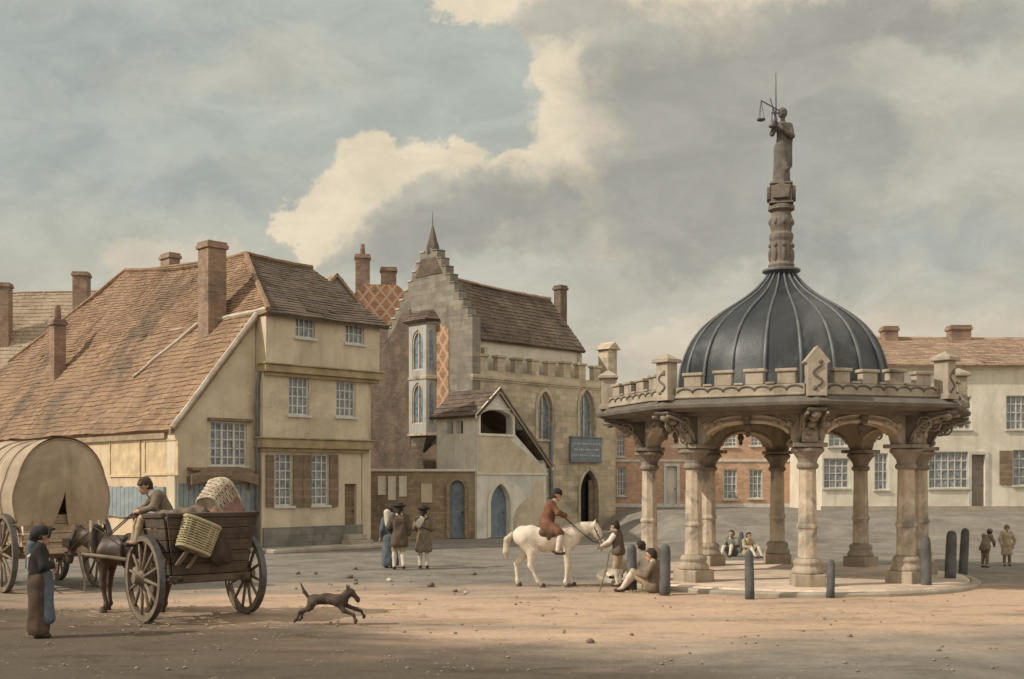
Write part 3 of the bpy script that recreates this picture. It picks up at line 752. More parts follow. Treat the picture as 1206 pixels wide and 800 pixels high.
# main roof
r = MB(); roof(r, (.5,.5,8.82),(8.25,.5,8.82),(8.3,AP,11.7),(.5,AP,12.0), seed=24, sag=.1); roof(r, (8.25,5.44,8.7),(.5,5.44,8.7),(.5,AP,12.0),(8.3,AP,11.7), seed=25)
r.build('roof', TILE_DK, hall)
rd = MB(); ridge_line(rd, V(.5,AP,12.02), V(8.3,AP,11.72), .09, sag=.1); rd.build('ridge_tile', TILE_RED, hall)
w = MB(); w.box(7.9,8.2,.7,5.3,0,8.7); w.prism([V(7.9,.7,8.7),V(7.9,5.3,8.7),V(7.9,AP,11.4)], V(.3,0,0)); w.box(0.5,10,5.3,5.7,0,8.6); w.box(9.5,10.0,.363,5.6,-.3,7.3); w.build('rear_wall', ST_HALL, hall)
q = hit(GO, R45, 3.2, 660, 385); chimney(hall, q.x, 3.2, .5, .5, 9, 12.6, mat('sooty_chimney_brick', (.19,.14,.105), scale=2.2, pattern=('brick', .24, .08, .014, .8)))
dpipe = MB(); q = hit(GO, R45, -.12, 650, 600)
dpipe.tube([(q.x,-.1,5.0),(q.x,-.1,.1)], .08, 8); dpipe.build('drainpipe', mat('blue_grey_pipe', (.22,.26,.275)), hall, smooth=True)
# signboard
sp, sw, shh = grect(-.1, 672, 516, 708, 543)
s = MB(); s.box(-sw/2,sw/2,-.05,.05,0,shh); s.box(-sw/2-.05,sw/2+.05,-.09,.05,shh+.003,shh+.07); s.box(-sw/2-.05,sw/2+.05,-.09,.05,-.07,-.003)
sg = s.build('signboard', SIGN, None, bevel=.01)
sg.location = Matrix.Rotation(R45,3,'Z') @ V(sp.x,-.1,sp.z)+V(GO[0],GO[1],0); sg.rotation_euler = (0,0,R45)
tag(sg, 'blue grey signboard with three faded lines of writing above the guildhall doorway', 'signboard')
s = MB()
random.seed(3)
for i in range(3):
    z = shh*(.24+.25*i); x = -sw*.42
    while x < sw*.4:
        wd = random.uniform(.05,.12); s.box(x, x+wd, -.056, -.049, z-.035, z+.045); x += wd+random.choice((.03,.03,.09))
s.build('faded_lettering', SIGN_TXT, sg)

# ---- covered stair porch in front of the hall
PO = (-1.415, 45.5)
por = empty('covered_stair_porch', (PO[0],PO[1],0), R45, 'limewashed stair porch with tiled gable, dark landing arch and sloping stair roof', 'porch')
def prect(plane, x0, y0, x1, y1, axis=1): return hrect(plane, x0, y0, x1, y1, axis, PO)
cm = MB()
op = prect(0, 565, 483, 603, 511); cutter_at(cm, op[0], 0, op[1], op[2], op[2]*.35, 'round', d=.9)
s0 = hit(PO,R45,0,606,490); s1 = hit(PO,R45,0,607,512); s2 = hit(PO,R45,0,638,548); s3 = hit(PO,R45,0,641,540)
cm.prism([V(s0.x,-.3,s0.z-.1),V(s1.x,-.3,s1.z),V(s2.x,-.3,s2.z),V(s3.x,-.3,s3.z)], V(0,1.0,0))
da = prect(0, 577, 570, 600, 634); da = (V(da[0].x, da[0].y, .02), da[1], da[2]+da[0].z-.02)
cutter_at(cm, da[0], 0, da[1], da[2], da[1]*.75, 'pointed', d=.32)
out = [(0,-.3),(4.1,-.3),(4.1,3.1),(1.156,6.1),(0,5.2)]
w = MB(); w.prism([V(x,0,z) for x,z in out], V(0,.35,0)); w.build('front_wall', PL_PORCH, por, cut=cm, bevel=.02)
cm = MB(); arc = [prect(0, a, 493, b, 511, 0) for a, b in ((526,533),(537,545),(549,557))]
for p, w_, h_ in arc: cutter_at(cm, (0,p.y,p.z), R(-90), w_, h_, w_*.5, 'round', d=.5)
w = MB(); w.box(0.002, .3, .352, 2.5, -.3, 5.15); w.build('side_wall', PL_PORCH, por, cut=cm, bevel=.02)
w = MB(); w.box(.302, 4.1, 2.5, 2.8, -.3, 3.2); w.box(.32,2.0,2.45,2.6,2.7,5.0); w.build('rear_wall', PL_GREY, por)
fl_ = MB(); fl_.box(.3,2.1,.36,2.45,3.6,3.75); fl_.build('landing', TIMBER, por)
ds = MB(); ds.prism([V(2.0,.5,3.7),V(4.0,.5,2.2),V(4.0,.5,1.9),V(2.0,.5,3.3)], V(0,1.8,0))
for i in range(8): ds.box(2.0+i*.25, 2.27+i*.25, .5, 2.3, 3.45-i*.19, 3.7-i*.19)
ds.build('stair', TIMBER, por)
u_ = MB(); pts = arch_pts(op[1]*.86, op[2]*.74, op[2]*.5, 8, 'round'); u_.prism([V(op[0].x+x, 1.9, op[0].z+z-.02) for x,z in pts], V(0,.06,0)); u_.build('unlit_arch_panel', DARKIN, por)  # dark panel painted as the unlit depth behind the landing opening
fr = MB(); o1 = arch_pts(op[1]+.22, op[2]+.2, 0, kind='rect'); i1 = arch_pts(op[1]+.01, op[2]+.01, 0, kind='rect')
ring(fr, [(x,z-.1) for x,z in o1], i1, -.06, .04); fr.build('opening_frame', PL_WHITE, por, (op[0].x,0,op[0].z))
door(por, da[0], 0, da[1], da[2], DOOR_BLUE, 'pointed', da[1]*.75, depth=.2, frame=PL_WHITE, label='pale blue pointed door in the white lower wall')
bn = MB(); bn.box(-.03,4.13,-.05,.02,2.6,2.7); bn.build('string_course', PL_WHITE, por)
pat = MB(); pat.prism([V(x,-.014,z) for x,z in ((2.15,.02),(2.05,.75),(2.3,1.2),(2.7,1.5),(3.1,1.75),(3.5,2.4),(3.9,2.35),(3.95,.02))], V(0,.013,0)); pat.build('bare_plaster_patch', PL_OCHRE, por)
pat = MB(); pat.prism([V(x,-.012,z) for x,z in ((.04,2.72),(4.0,2.72),(3.6,3.1),(2.0,4.0),(1.9,4.25),(.04,4.25))], V(0,.011,0)); pat.build('ochre_plaster_panel', PL_OCHRE, por)
r = MB(); roof(r, (-.22,2.75,5.02),(-.22,-.2,5.02),(1.156,-.2,6.2),(1.156,2.75,6.2), seed=31, sag=.03)
roof(r, (4.35,-.2,2.98),(4.35,2.75,2.98),(1.156,2.75,6.2),(1.156,-.2,6.2), seed=32, sag=.03); r.build('roof', TILE_DK, por)
bb = MB()
bb.prism([V(1.156,-.19,6.22),V(4.36,-.19,3.0),V(4.36,-.19,2.8),V(1.156,-.19,6.0)], V(0,.07,0)); bb.prism([V(1.15,-.19,6.22),V(-.22,-.19,5.04),V(-.22,-.19,4.88),V(1.15,-.19,6.0)], V(0,.07,0))
bb.build('barge_board', PL_WHITE, por)

# ---- forecourt wall between house and porch
fw0 = at(430, 565, 45.2); 
fwall = empty('forecourt_wall', (fw0.x, fw0.y, 0), math.atan2(PO[1]+.1-fw0.y, PO[0]-.03-fw0.x), 'weathered brown brick wall with blue arched door and blocked white openings', 'wall')
FL = math.hypot(PO[0]-.03-fw0.x, PO[1]+.1-fw0.y)
cm = MB()
def wrect(x0,y0,x1,y1): return hrect(0, x0, y0, x1, y1, 1, (fw0.x,fw0.y), fwall.rotation_euler.z)
fd = wrect(530, 568, 547, 636); fd = (V(fd[0].x,0,.02), fd[1], fd[2])
cutter_at(cm, fd[0], 0, fd[1], fd[2], fd[1]*.6, 'round', d=.3)
w = MB(); w.box(0, FL, 0, .5, -.3, 2.72); w.build('wall', BR_WALL, fwall, cut=cm, bevel=.02)
cpn = MB(); cpn.box(-.02, FL-.02, -.07, .57, 2.723, 2.83); cpn.build('coping', PL_WHITE, fwall, bevel=.02)
door(fwall, fd[0], 0, fd[1], fd[2], DOOR_BLUE, 'round', fd[1]*.6, depth=.14, frame=BR_WALL, label='narrow faded blue door with round head')
for x0,y0,x1,y1 in ((445,561,454,583),(457,561,466,589),(470,561,479,585),(496,570,509,592)):
    p,w_,h_ = wrect(x0,y0,x1,y1); b = MB()
    ring(b, arch_pts(w_,h_,0,kind='rect'), [(x*.72, .06 if z < h_/2 else h_-.06) for x,z in arch_pts(w_,h_,0,kind='rect')], -.03, .02)
    b.box(-w_*.36, w_*.36, -.012, .02, .06, h_-.06); b.build('blocked_opening', PL_WHITE if x0 < 490 else PL_OCHRE, fwall, (p.x,0,p.z))

# ================================================================= RAISED TERRACE AND THE ROW ON THE RIGHT
bv = []
bxs = [3.6+.9*i for i in range(12)]+[15+3*i for i in range(16)]
bys = [38+.6*i for i in range(20)]+[50,52,54,56,58,62,90]
for y in bys:
    for x in bxs:
        e = 40.5+.9*noise.noise(V(x*.15,0,0)); h = max(0,min(1,(y-e)/6.0))*max(0,min(1,(x-4.3-max(0,(50-y))*.12)/1.6)); h = h*h*(3-2*h)
        bv.append((x, y, -.03+1.0*h+(.05*noise.noise(V(x*.6,y*.6,2)) if 0 < h < 1 else 0)))
nb = len(bxs)
tr = MB(); tr.raw(bv, [(j*nb+i,j*nb+i+1,(j+1)*nb+i+1,(j+1)*nb+i) for j in range(len(bys)-1) for i in range(nb-1)])
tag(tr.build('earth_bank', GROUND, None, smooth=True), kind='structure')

oh = empty('orange_brick_house', (5.3, 58, .95), 0, 'two storey orange red brick house with white bands seen through the market cross arches', 'house')
OO = (5.3,58)
ow_ = [(852,553,868,588),(882,553,898,587),(853,507,868,526),(884,507,898,525),(726,512,736,538),(727,550,737,584),(770,512,779,536)]
cm = MB(); rc = []
for q in ow_:
    p,w_,h_ = hrect(0,*q,1,OO,0); p = V(p.x,0,p.z-.95); rc.append((p,w_,h_)); cutter_at(cm, p, 0, w_, h_)
dq = hrect(0,785,558,797,606,1,OO,0); dq = (V(dq[0].x,0,.02), dq[1], dq[2]); cutter_at(cm, dq[0], 0, dq[1], dq[2])
w = MB(); w.box(0, 12.5, 0, 6, -.3, 5.75); w.build('wall', BR_RED, oh, cut=cm)
for p,w_,h_ in rc: window(oh, p, 0, w_, h_, 3, 4, bar=.045)
door(oh, dq[0], 0, dq[1], dq[2], PL_PORCH, frame=WHITE_PAINT, label='pale panelled front door')
bn = MB(); bn.box(-.03,12.53,-.05,.02,2.38,2.5); bn.box(-.03,12.53,-.05,.02,.02,.2); bn.build('string_course', WHITE_PAINT, oh)
cpn = MB(); cpn.box(-.08,12.58,-.1,.4,5.753,5.9); cpn.build('coping', KERB, oh, bevel=.02)
rr = MB(); roof(rr, (0,.4,5.4),(12.5,.4,5.4),(12.5,3,5.8),(0,3,5.8), seed=41); roof(rr, (12.5,5.8,5.4),(0,5.8,5.4),(0,3,5.8),(12.5,3,5.8), seed=42); rr.build('roof', TILE_RED, oh)

wh = empty('white_plastered_house', (14.4, 52, .95), 0, 'long white plastered house with red tiled roof and lattice windows on the far right', 'house')
WO = (14.4,52)
ww = [(1108,467,1144,506,5,4),(1185,466,1210,506,4,4),(1094,532,1141,575,6,4),(970,540,1000,575,4,4),(1030,534,1046,577,3,4),(1193,530,1218,572,3,4),(976,508,997,526,3,2),(1064,534,1078,575,2,4)]
cm = MB(); rc = []
for q in ww:
    p,w_,h_ = hrect(0,*q[:4],1,WO,0); p = V(p.x,0,p.z-.95); rc.append((p,w_,h_,q[4],q[5])); cutter_at(cm, p, 0, w_, h_)
dq = hrect(0,1144,533,1160,601,1,WO,0); dq = (V(dq[0].x,0,.03), dq[1], dq[2]-.1); cutter_at(cm, dq[0], 0, dq[1], dq[2])
w = MB(); w.box(0, 13.5, 0, 8, -.3, 6.75); w.build('wall', PL_WHITE, wh, cut=cm, bevel=.02)
for p,w_,h_,c,r_ in rc: window(wh, p, 0, w_, h_, c, r_, bar=.05, frame=mat('dull_window_paint', (.62,.58,.50)))
door(wh, dq[0], 0, dq[1], dq[2], mat('drab_door_paint', (.28,.24,.19)), frame=mat('dull_window_paint', (.62,.58,.50)), label='drab brown front door')
s = MB(); p,w_,h_ = hrect(0,1177,531,1192,571,1,WO,0); s.box(-w_/2,w_/2,-.06,-.01,0,h_); s.build('shutter', TIMBER, wh, (p.x,0,p.z-.95))
b = MB(); b.box(-.05,13.55,-.07,.02,.02,.22); b.build('plinth', KERB, wh)
b = MB(); b.box(-.1,13.6,-.2,.02,6.6,6.748); b.build('cornice', PL_WHITE, wh, bevel=.02)
r = MB(); roof(r, (-.3,-.35,6.75),(13.8,-.35,6.75),(11.2,4,8.55),(-.3,4,8.65), seed=43, sag=.12); roof(r, (13.8,8.3,6.75),(-.3,8.3,6.75),(-.3,4,8.65),(11.2,4,8.55), seed=44, course=.5)
roof(r, (13.8,-.35,6.75),(13.8,8.3,6.75),(11.2,4,8.55),(11.2,3.99,8.55), seed=45); r.build('roof', TILE_RED, wh)
w = MB(); w.prism([V(.0,.1,6.7),V(0,7.9,6.7),V(0,4,8.5)], V(.3,0,0)); w.build('gable_wall', PL_WHITE, wh)
q = at(1047,400,56); chimney(wh, q.x-14.4, 4, .7, .7, 7.6, 9.1, BR_CHIM, pots=0); cpot = None
q = at(1129,395,56); chimney(wh, q.x-14.4, 4, 1.0, .7, 7.6, 9.15, BR_CHIM)
eh = empty('red_roofed_house', (28.3, 53.5, .95), 0, 'house with a plain red tiled roof at the edge beyond the long white house', 'house')
w = MB(); w.box(0, 12, 0, 8, -.3, 6.7); w.build('wall', PL_WHITE, eh)
r = MB(); roof(r, (-2.4,-.35,6.7),(12,-.35,6.7),(12,4,8.6),(-2.4,4,8.6), seed=46); roof(r, (12,8.3,6.7),(-2.4,8.3,6.7),(-2.4,4,8.6),(12,4,8.6), seed=47, course=.5); r.build('roof', TILE_RED, eh)
window(eh, (1.5,-.12,3.9), 0, 1.1, 1.4, 4, 4)
# ================================================================= THE MARKET CROSS
XO = V(6.57, 27.3, 0)
TH0 = R(-4)
def cdir(k): a = TH0+R(45)*k; return V(math.sin(a), -math.cos(a), 0)
NUDGE = {3: V(.12,0,0), 4: V(.45,0,0), 5: V(.82,0,0), 6: V(.1,0,0)}
def cpos(k, r=3.3): return cdir(k % 8)*r+NUDGE.get(k % 8, V(0,0,0))
plat = MB(); plat.lathe([(4.27,-.2),(4.27,.08),(4.22,.12),(0.01,.12)], 72, c=XO.xy)
po = plat.build('platform', [PAVING], None); tag(po, kind='structure')
kb = MB(); kb.lathe([(4.29,-.2),(4.5,-.2),(4.5,.05),(4.47,.085),(4.295,.085)], 72, c=XO.xy, cap=False); tag(kb.build('kerb', KERB, None), kind='structure')
cross = empty('market_cross', tuple(XO), 0, 'octagonal stone market cross on eight columns with battlements and a black ribbed lead dome', 'market cross')
ZB = .12
# columns
cbm = MB(); cbm.box(-.33,.33,-.33,.33,ZB-.05,ZB+.27); cbm.lathe([(.345,ZB+.272),(.345,ZB+.34),(.30,ZB+.40),(.275,ZB+.44),(.305,ZB+.48),(.305,ZB+.53),(.24,ZB+.6)], 16, R(22.5))
base_me = cbm.mesh('column_base', mat('stained_base_stone', (.42,.345,.255), (.31,.25,.185), scale=2.2, c3=(.15,.125,.1), stain=.85, bump=.5, crack=.1, streak=.7))
sm = MB(); sm.lathe([(.212,ZB+.6),(.204,1.35),(.232,1.365),(.232,1.43),(.202,1.45),(.182,2.62),(.187,2.7)], 8, R(22.5)); shaft_me = sm.mesh('column', ST_SHAFT)
cm_ = MB(); cm_.lathe([(.19,2.62),(.235,2.66),(.235,2.72),(.195,2.76),(.215,2.84),(.315,2.98),(.355,3.0),(.355,3.07),(.30,3.09)], 16, R(22.5)); cm_.box(-.36,.36,-.36,.36,3.092,3.18)
cap_me = cm_.mesh('capital', mat('stained_capital_stone', (.33,.28,.22), (.24,.20,.155), scale=2.2, c3=(.12,.10,.08), stain=.85, bump=.5, crack=.1, streak=.7))
for k in range(8):
    p = cpos(k); ang = math.atan2(cdir(k).y, cdir(k).x)+R(90)
    c = link('column', shaft_me, cross, p, ang); b = link('column_base', base_me, c); cc = link('capital', cap_me, c)
    for o_, wdt in ((b,.03),(cc,.015),(c,.015)):
        m_ = o_.modifiers.new('worn_edges','BEVEL'); m_.width = wdt; m_.segments = 2; m_.limit_method = 'ANGLE'; m_.angle_limit = R(35)
# arches, each a panel between two columns
AZ = 3.18
def arch_z(t, L):
    x = abs(t-.5)*2*L/2; half = L/2-.30
    if x > half: return AZ
    q = x/half
    return AZ+.08+.40*math.sqrt(max(0, 1-q**2.3))
for k in range(8):
    a = cpos(k); b = cpos(k+1); L = (b-a).length; d = (b-a)/L; nn = V(d.y,-d.x,0)
    if nn.dot((a+b)/2) < 0: nn = -nn
    N = 36; pts = [a+d*(L*i/N)+V(0,0,arch_z(i/N,L)) for i in range(N+1)]
    loop = pts+[b+V(0,0,3.87), a+V(0,0,3.87)]
    m = MB(); m.prism([p-nn*.17 for p in loop], nn*.34)
    sp = m; random.seed(k)
    for t in (.13,.19,.26,.74,.81,.87):
        q = a+d*(L*t); zc = 3.78-.22*abs(.5-t)
        sp.ball(q+nn*.17+V(0,0,zc-.1), (.085,.085,.085), 5); sp.tube([q+nn*.18+V(0,0,zc+.02)+d*.1*math.cos(w_*.8)+V(0,0,.08*math.sin(w_*.8)-.08) for w_ in range(7)], .022, 5)
    o = m.build('arch', ST_CROSS, cross)
    rb = MB()                                          # moulded edge of the arch, and the carved spandrels
    ins = [p+V(0,0,.012) for i,p in enumerate(pts) if .30/L < i/N < 1-.30/L]
    rb.tube([p+nn*.17 for p in ins], .05, 6); rb.tube([p+nn*.19+V(0,0,.13) for p in ins], .028, 6)
    rb.tube([p-nn*.17 for p in ins], .045, 6)
    rb.build('arch_moulding', ST_SHAFT, o, smooth=True)
    ks = MB(); c0 = (a+b)/2+V(0,0,arch_z(.5,L)); ang = math.atan2(d.y,d.x)
    ks.prism([c0-d*.10+nn*.12+V(0,0,.34), c0+d*.10+nn*.12+V(0,0,.34), c0+d*.07+nn*.12+V(0,0,-.05), c0-d*.07+nn*.12+V(0,0,-.05)], nn*.14)
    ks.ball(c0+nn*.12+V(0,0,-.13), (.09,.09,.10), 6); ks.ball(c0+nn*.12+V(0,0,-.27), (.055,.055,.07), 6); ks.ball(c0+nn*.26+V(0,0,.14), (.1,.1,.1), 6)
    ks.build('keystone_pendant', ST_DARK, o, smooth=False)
# corbels carrying the cornice out past the columns
for k in range(8):
    p = cpos(k); r_ = cdir(k); t_ = V(-r_.y, r_.x, 0)
    def prof(x, z): return p+r_*x+V(0,0,z)
    m = MB()
    curve = [(.1+.93*(1-math.cos(R(90)*i/10)), 3.02+.62*math.sin(R(90)*i/10)) for i in range(11)]
    loop = [prof(-.1,3.19),prof(.16,3.19)]+[prof(x+.06,z+.17) for x,z in curve[1:]]+[prof(1.12,3.88),prof(-.1,3.88)]
    m.prism([q-t_*.2 for q in loop], t_*.40)
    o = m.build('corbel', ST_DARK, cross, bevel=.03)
    v_ = MB()
    for s_ in (-1,1):
        for rad, n_ in ((.15,14),(.07,9)):
            v_.tube([prof(.55,3.62)+t_*s_*.205+(r_*math.cos(w_*2*math.pi/n_)+V(0,0,math.sin(w_*2*math.pi/n_)))*rad for w_ in range(n_+1)], .028, 5)
        v_.tube([prof(x+.10,z+.13)+t_*s_*.205 for x,z in curve[1:]], .035, 5)
    for i in range(1,10,2):
        x,z = curve[i]; v_.ball(prof(x+.08,z+.12), (.11,.11,.09), 5)
    v_.build('scroll_moulding', mat('carved_grey_stone', (.29,.25,.195), scale=2, c3=(.15,.13,.1), stain=.8, bump=.5), o, smooth=True)
PH = TH0-R(90)
ce = MB(); ce.lathe([(3.5,3.872),(3.5,3.80)], 8, PH) if False else None
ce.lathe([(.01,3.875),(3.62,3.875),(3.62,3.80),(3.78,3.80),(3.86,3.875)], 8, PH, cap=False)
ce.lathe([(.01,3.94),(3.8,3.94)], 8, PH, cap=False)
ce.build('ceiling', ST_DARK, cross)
co = MB(); co.lathe([(3.7,3.876),(4.30,3.876),(4.40,3.92),(4.50,3.94),(4.52,4.02),(4.45,4.04),(4.32,4.13),(3.4,4.15)], 8, PH, cap=False); co.build('cornice', ST_DARK, cross, bevel=.012)
dk = MB(); dk.lathe([(.01,4.155),(4.3,4.145)], 8, PH, cap=False); dk.build('roof_deck', LEAD, cross)
# parapet and corner pedestals
RP = 4.18
for k in range(8):
    a = cdir(k)*RP; b = cdir(k+1)*RP; L = (b-a).length; d = (b-a)/L; nn = V(d.y,-d.x,0)
    if nn.dot(a) < 0: nn = -nn
    def bx(mb, x0, x1, y0, y1, z0, z1): mb.prism([a+d*x0+nn*y0+V(0,0,z0), a+d*x1+nn*y0+V(0,0,z0), a+d*x1+nn*y1+V(0,0,z0), a+d*x0+nn*y1+V(0,0,z0)], V(0,0,z1-z0))
    m = MB(); bx(m, .2, L-.2, -.09, .09, 4.12, 4.40)
    n = 4; st_ = (L-.5)/n
    for i in range(n):
        x = .25+st_*i+st_*.22; w_ = st_*.56; zt = 4.66+random.uniform(-.03,.03)
        bx(m, x, x+w_, -.088, .088, 4.402, zt); bx(m, x-.04, x+w_+.04, -.125, .125, zt+.003, zt+.07)
        if i < n-1: bx(m, x+w_+.05, x+st_-.05, -.115, .115, 4.403, 4.45)
    bx(m, .2, L-.2, -.12, .12, 4.16, 4.21)
    o = m.build('parapet', ST_CROSS, cross, bevel=.015)
    rl = MB(); pts = []
    for i in range(n*2):
        x = .25+(L-.5)*(i+.5)/(n*2); c_ = a+d*x+nn*.095+V(0,0,4.28); hw_ = (L-.5)/(n*2)/2
        pts += [c_-d*hw_*math.cos(math.pi*w_/8)+V(0,0,.085*math.sin(math.pi*w_/8)) for w_ in range(8)]
    rl.tube(pts, .022, 5)
    rl.build('relief_moulding', ST_DARK, o, smooth=True)
    ang = math.atan2(cdir(k).y, cdir(k).x)+R(90)
    p = cdir(k)*(RP+.03); q = MB()
    front = k == 0
    if front:
        q.prism([V(-.2,-.16,4.12),V(.2,-.16,4.12),V(.2,-.16,4.78),V(.27,-.16,4.82),V(0,-.16,5.16),V(-.27,-.16,4.82),V(-.2,-.16,4.78)], V(0,.36,0))
    else:
        hh_ = 4.95 if k in (1,7) else 4.88
        q.box(-.165,.165,-.165,.165,4.12,hh_); q.box(-.21,.21,-.21,.21,4.12,4.24); q.box(-.24,.24,-.24,.24,hh_+.003,hh_+.07)
        q.raw([(-.24,-.24,hh_+.071),(.24,-.24,hh_+.071),(.24,.24,hh_+.071),(-.24,.24,hh_+.071),(0,0,hh_+.22)], [(0,1,4),(1,2,4),(2,3,4),(3,0,4),(0,3,2,1)])
    o = q.build('pedestal', ST_CROSS, cross, p, ang, bevel=.015)
    s_ = MB(); yy_ = -.185 if front else -.18
    s_.tube([V(.09*math.sin(w_*.75), yy_+.02, 4.32+w_*.045) for w_ in range(11)], .03, 6); s_.ball((.06,yy_+.02,4.82 if front else 4.7),(.05,.03,.05),5); s_.ball((-.05,yy_+.02,4.28),(.05,.03,.05),5)
    s_.build('scroll_carving', ST_DARK, o, smooth=True)
    # carved strip below each corner, over the column
    cs = MB(); cs.box(-.17,.17,-.1,.16,3.2,3.865)
    for w_ in range(6): cs.ball(((-.06,.06)[w_%2], -.11, 3.28+w_*.1), (.075,.05,.06), 5)
    cs.build('carved_strip', ST_CROSS, cross, cpos(k)+cdir(k)*.2, ang)
# dome
prof = [(2.46,4.1),(2.47,4.55),(2.44,4.95),(2.38,5.25),(2.25,5.6),(2.06,5.92),(1.80,6.2),(1.48,6.45),(1.15,6.66),(.86,6.85),(.64,7.03),(.48,7.2),(.37,7.34),(.31,7.44)]
def fine(pr, n=4):
    out = []
    P = [V(r,z,0) for r,z in pr]
    for i in range(len(P)-1):
        p0 = P[max(i-1,0)]; p1 = P[i]; p2 = P[i+1]; p3 = P[min(i+2,len(P)-1)]
        for j in range(n):
            t = j/n; out.append(.5*((2*p1)+(p2-p0)*t+(2*p0-5*p1+4*p2-p3)*t*t+(3*p1-p0-3*p2+p3)*t**3))
    return [(q.x,q.y) for q in out]+[pr[-1]]
fp = fine(prof)
NR = 20
vs = []; nseg = NR*6
for r, z in fp:
    for j in range(nseg):
        a = 2*math.pi*j/nseg; ph = (j % 6)/6; dent = -.022*r/2.4*math.sin(math.pi*ph)+.03*noise.noise(V(math.cos(a)*3,math.sin(a)*3,z*1.7))
        rr_ = r+dent; vs.append((rr_*math.cos(a+TH0), rr_*math.sin(a+TH0), z))
dm = MB(); dm.raw(vs, [(i*nseg+j,i*nseg+(j+1)%nseg,(i+1)*nseg+(j+1)%nseg,(i+1)*nseg+j) for i in range(len(fp)-1) for j in range(nseg)])
dome = dm.build('dome', LEAD, cross, smooth=True)
rbm = MB(); rbm.tube([V(r+.012,0,z) for r,z in fp[::2]], [.045-.02*max(0,(z-5)/2.5) for r,z in fp[::2]], 6); rme = rbm.mesh('dome_rib', LEAD_RIB, smooth=True)
for j in range(NR): link('dome_rib', rme, dome, (0,0,0), TH0+2*math.pi*(j+random.uniform(-.05,.05))/NR)
# spire
cl_ = MB(); cl_.lathe([(.30,7.38),(.36,7.42),(.46,7.46),(.46,7.51),(.34,7.55),(.30,7.56)], 20); cl_.build('dome_collar', LEAD_RIB, cross, smooth=False, bevel=.01)
sh_ = MB(); sh_.lathe([(.30,7.56),(.32,7.62),(.28,7.7),(.265,8.2),(.29,8.28),(.29,8.36),(.255,8.41),(.24,8.43),(.25,8.5),(.28,8.6),(.275,8.74),(.24,8.86),(.23,8.92),(.32,8.97),(.32,9.05),(.25,9.1)], 16)
sc2 = sh_
for j in range(8):
    a = 2*math.pi*j/8; c_ = V(.275*math.cos(a),.275*math.sin(a),0)
    sc2.ball(c_+V(0,0,7.86),(.05,.05,.17),6); sc2.ball(c_+V(0,0,8.1),(.05,.05,.06),5); sc2.ball(c_*.98+V(0,0,8.67),(.05,.05,.08),5)
spire = sh_.build('spire_shaft', ST_TOP, cross)
bk = MB(); bk.box(-.24,.24,-.24,.24,9.1,9.56); bk.box(-.29,.29,-.29,.29,9.09,9.14); bk.box(-.27,.27,-.27,.27,9.563,9.6)
blk = bk.build('spire_block', ST_TOP, cross, (0,0,0), R(-14), bevel=.015)
for j in range(4):
    s_ = MB(); s_.prism([V(-.19,0,9.2),V(.19,0,9.2),V(.21,0,9.5),V(0,0,9.56),V(-.21,0,9.5)], V(0,-.1,0)); s_.build('shield', ST_TOP, blk, V(0,0,0)+Matrix.Rotation(R(90)*j,3,'Z') @ V(0,-.243,0), R(90)*j, bevel=.02)
# Justice
stt = empty('justice_statue', (XO.x, XO.y, 9.6), 0, 'robed stone figure holding a sword and scales on top of the spire', 'statue')
pr = [cap((0,0,.06),(0,.0,.8),.21,.17,(1,.85,1)), cap((-.07,-.03,.1),(-.06,-.02,.9),.12,.12), cap((.09,0,.1),(.07,0,.9),.11,.12),
      cap((0,0,.8),(.02,0,1.0),.175,.145,(1,.85,1)), cap((.02,0,1.05),(.03,0,1.38),.135,.155,(1,.8,1)), cap((-.13,0,1.42),(.18,0,1.42),.085), cap((.03,0,1.45),(.03,-.01,1.6),.06,.055),
      cap((.02,-.02,1.70),(.025,-.01,1.76),.1,.11), cap((.05,.04,1.74),(.05,.04,1.78),.1), cap((.0,-.125,1.7),(0,-.13,1.68),.02),
      cap((-.14,0,1.42),(-.25,-.1,1.2),.075,.06), cap((-.25,-.1,1.2),(-.2,-.2,1.48),.055,.045), cap((-.2,-.2,1.48),(-.18,-.2,1.55),.055,.04),
      cap((.2,0,1.42),(.24,-.1,1.15),.08,.065), cap((.24,-.1,1.15),(-.05,-.22,1.3),.06,.045), cap((-.05,-.22,1.3),(-.12,-.22,1.34),.05,.04),
      cap((.2,.04,1.3),(.16,.08,.5),.09,.12), cap((-.12,-.06,.85),(.1,-.14,.35),.06,.07)]
bd_ = link('robed_body', sdf_mesh('robed_body', pr, .018, .035, ST_FIG, wob=.006), stt)
m = MB(); m.lathe([(.25,0),(.25,.07)], 8); m.build('statue_base', ST_TOP, stt)
m = MB(); m.tube([(-.18,-.2,1.40),(-.18,-.2,1.66)], .02, 6); m.box(-.29,-.07,-.215,-.185,1.66,1.69); m.tube([(-.18,-.2,1.69),(-.18,-.2,2.64)], [.022,.008], 6); m.build('sword', IRON, stt)
m = MB(); m.tube([(-.12,-.22,1.34),(-.32,-.22,2.02)], .014, 6); m.tube([(-.54,-.2,1.98),(-.1,-.24,1.72)], .016, 6)
sc_o = m.build('scales', IRON, stt)
for (x,y,z) in ((-.54,-.2,1.98),(-.26,-.23,1.81)):
    p_ = MB(); zz = z-.46
    for w_ in range(3): p_.tube([(x,y,z),(x+.085*math.cos(w_*2.1),y+.085*math.sin(w_*2.1),zz)], .007, 4)
    p_.lathe([(.02,zz-.05),(.1,zz-.02),(.105,zz+.01),(.09,zz+.005),(.02,zz-.03)], 12, c=(x,y)); p_.build('scale_pan', IRON, sc_o)

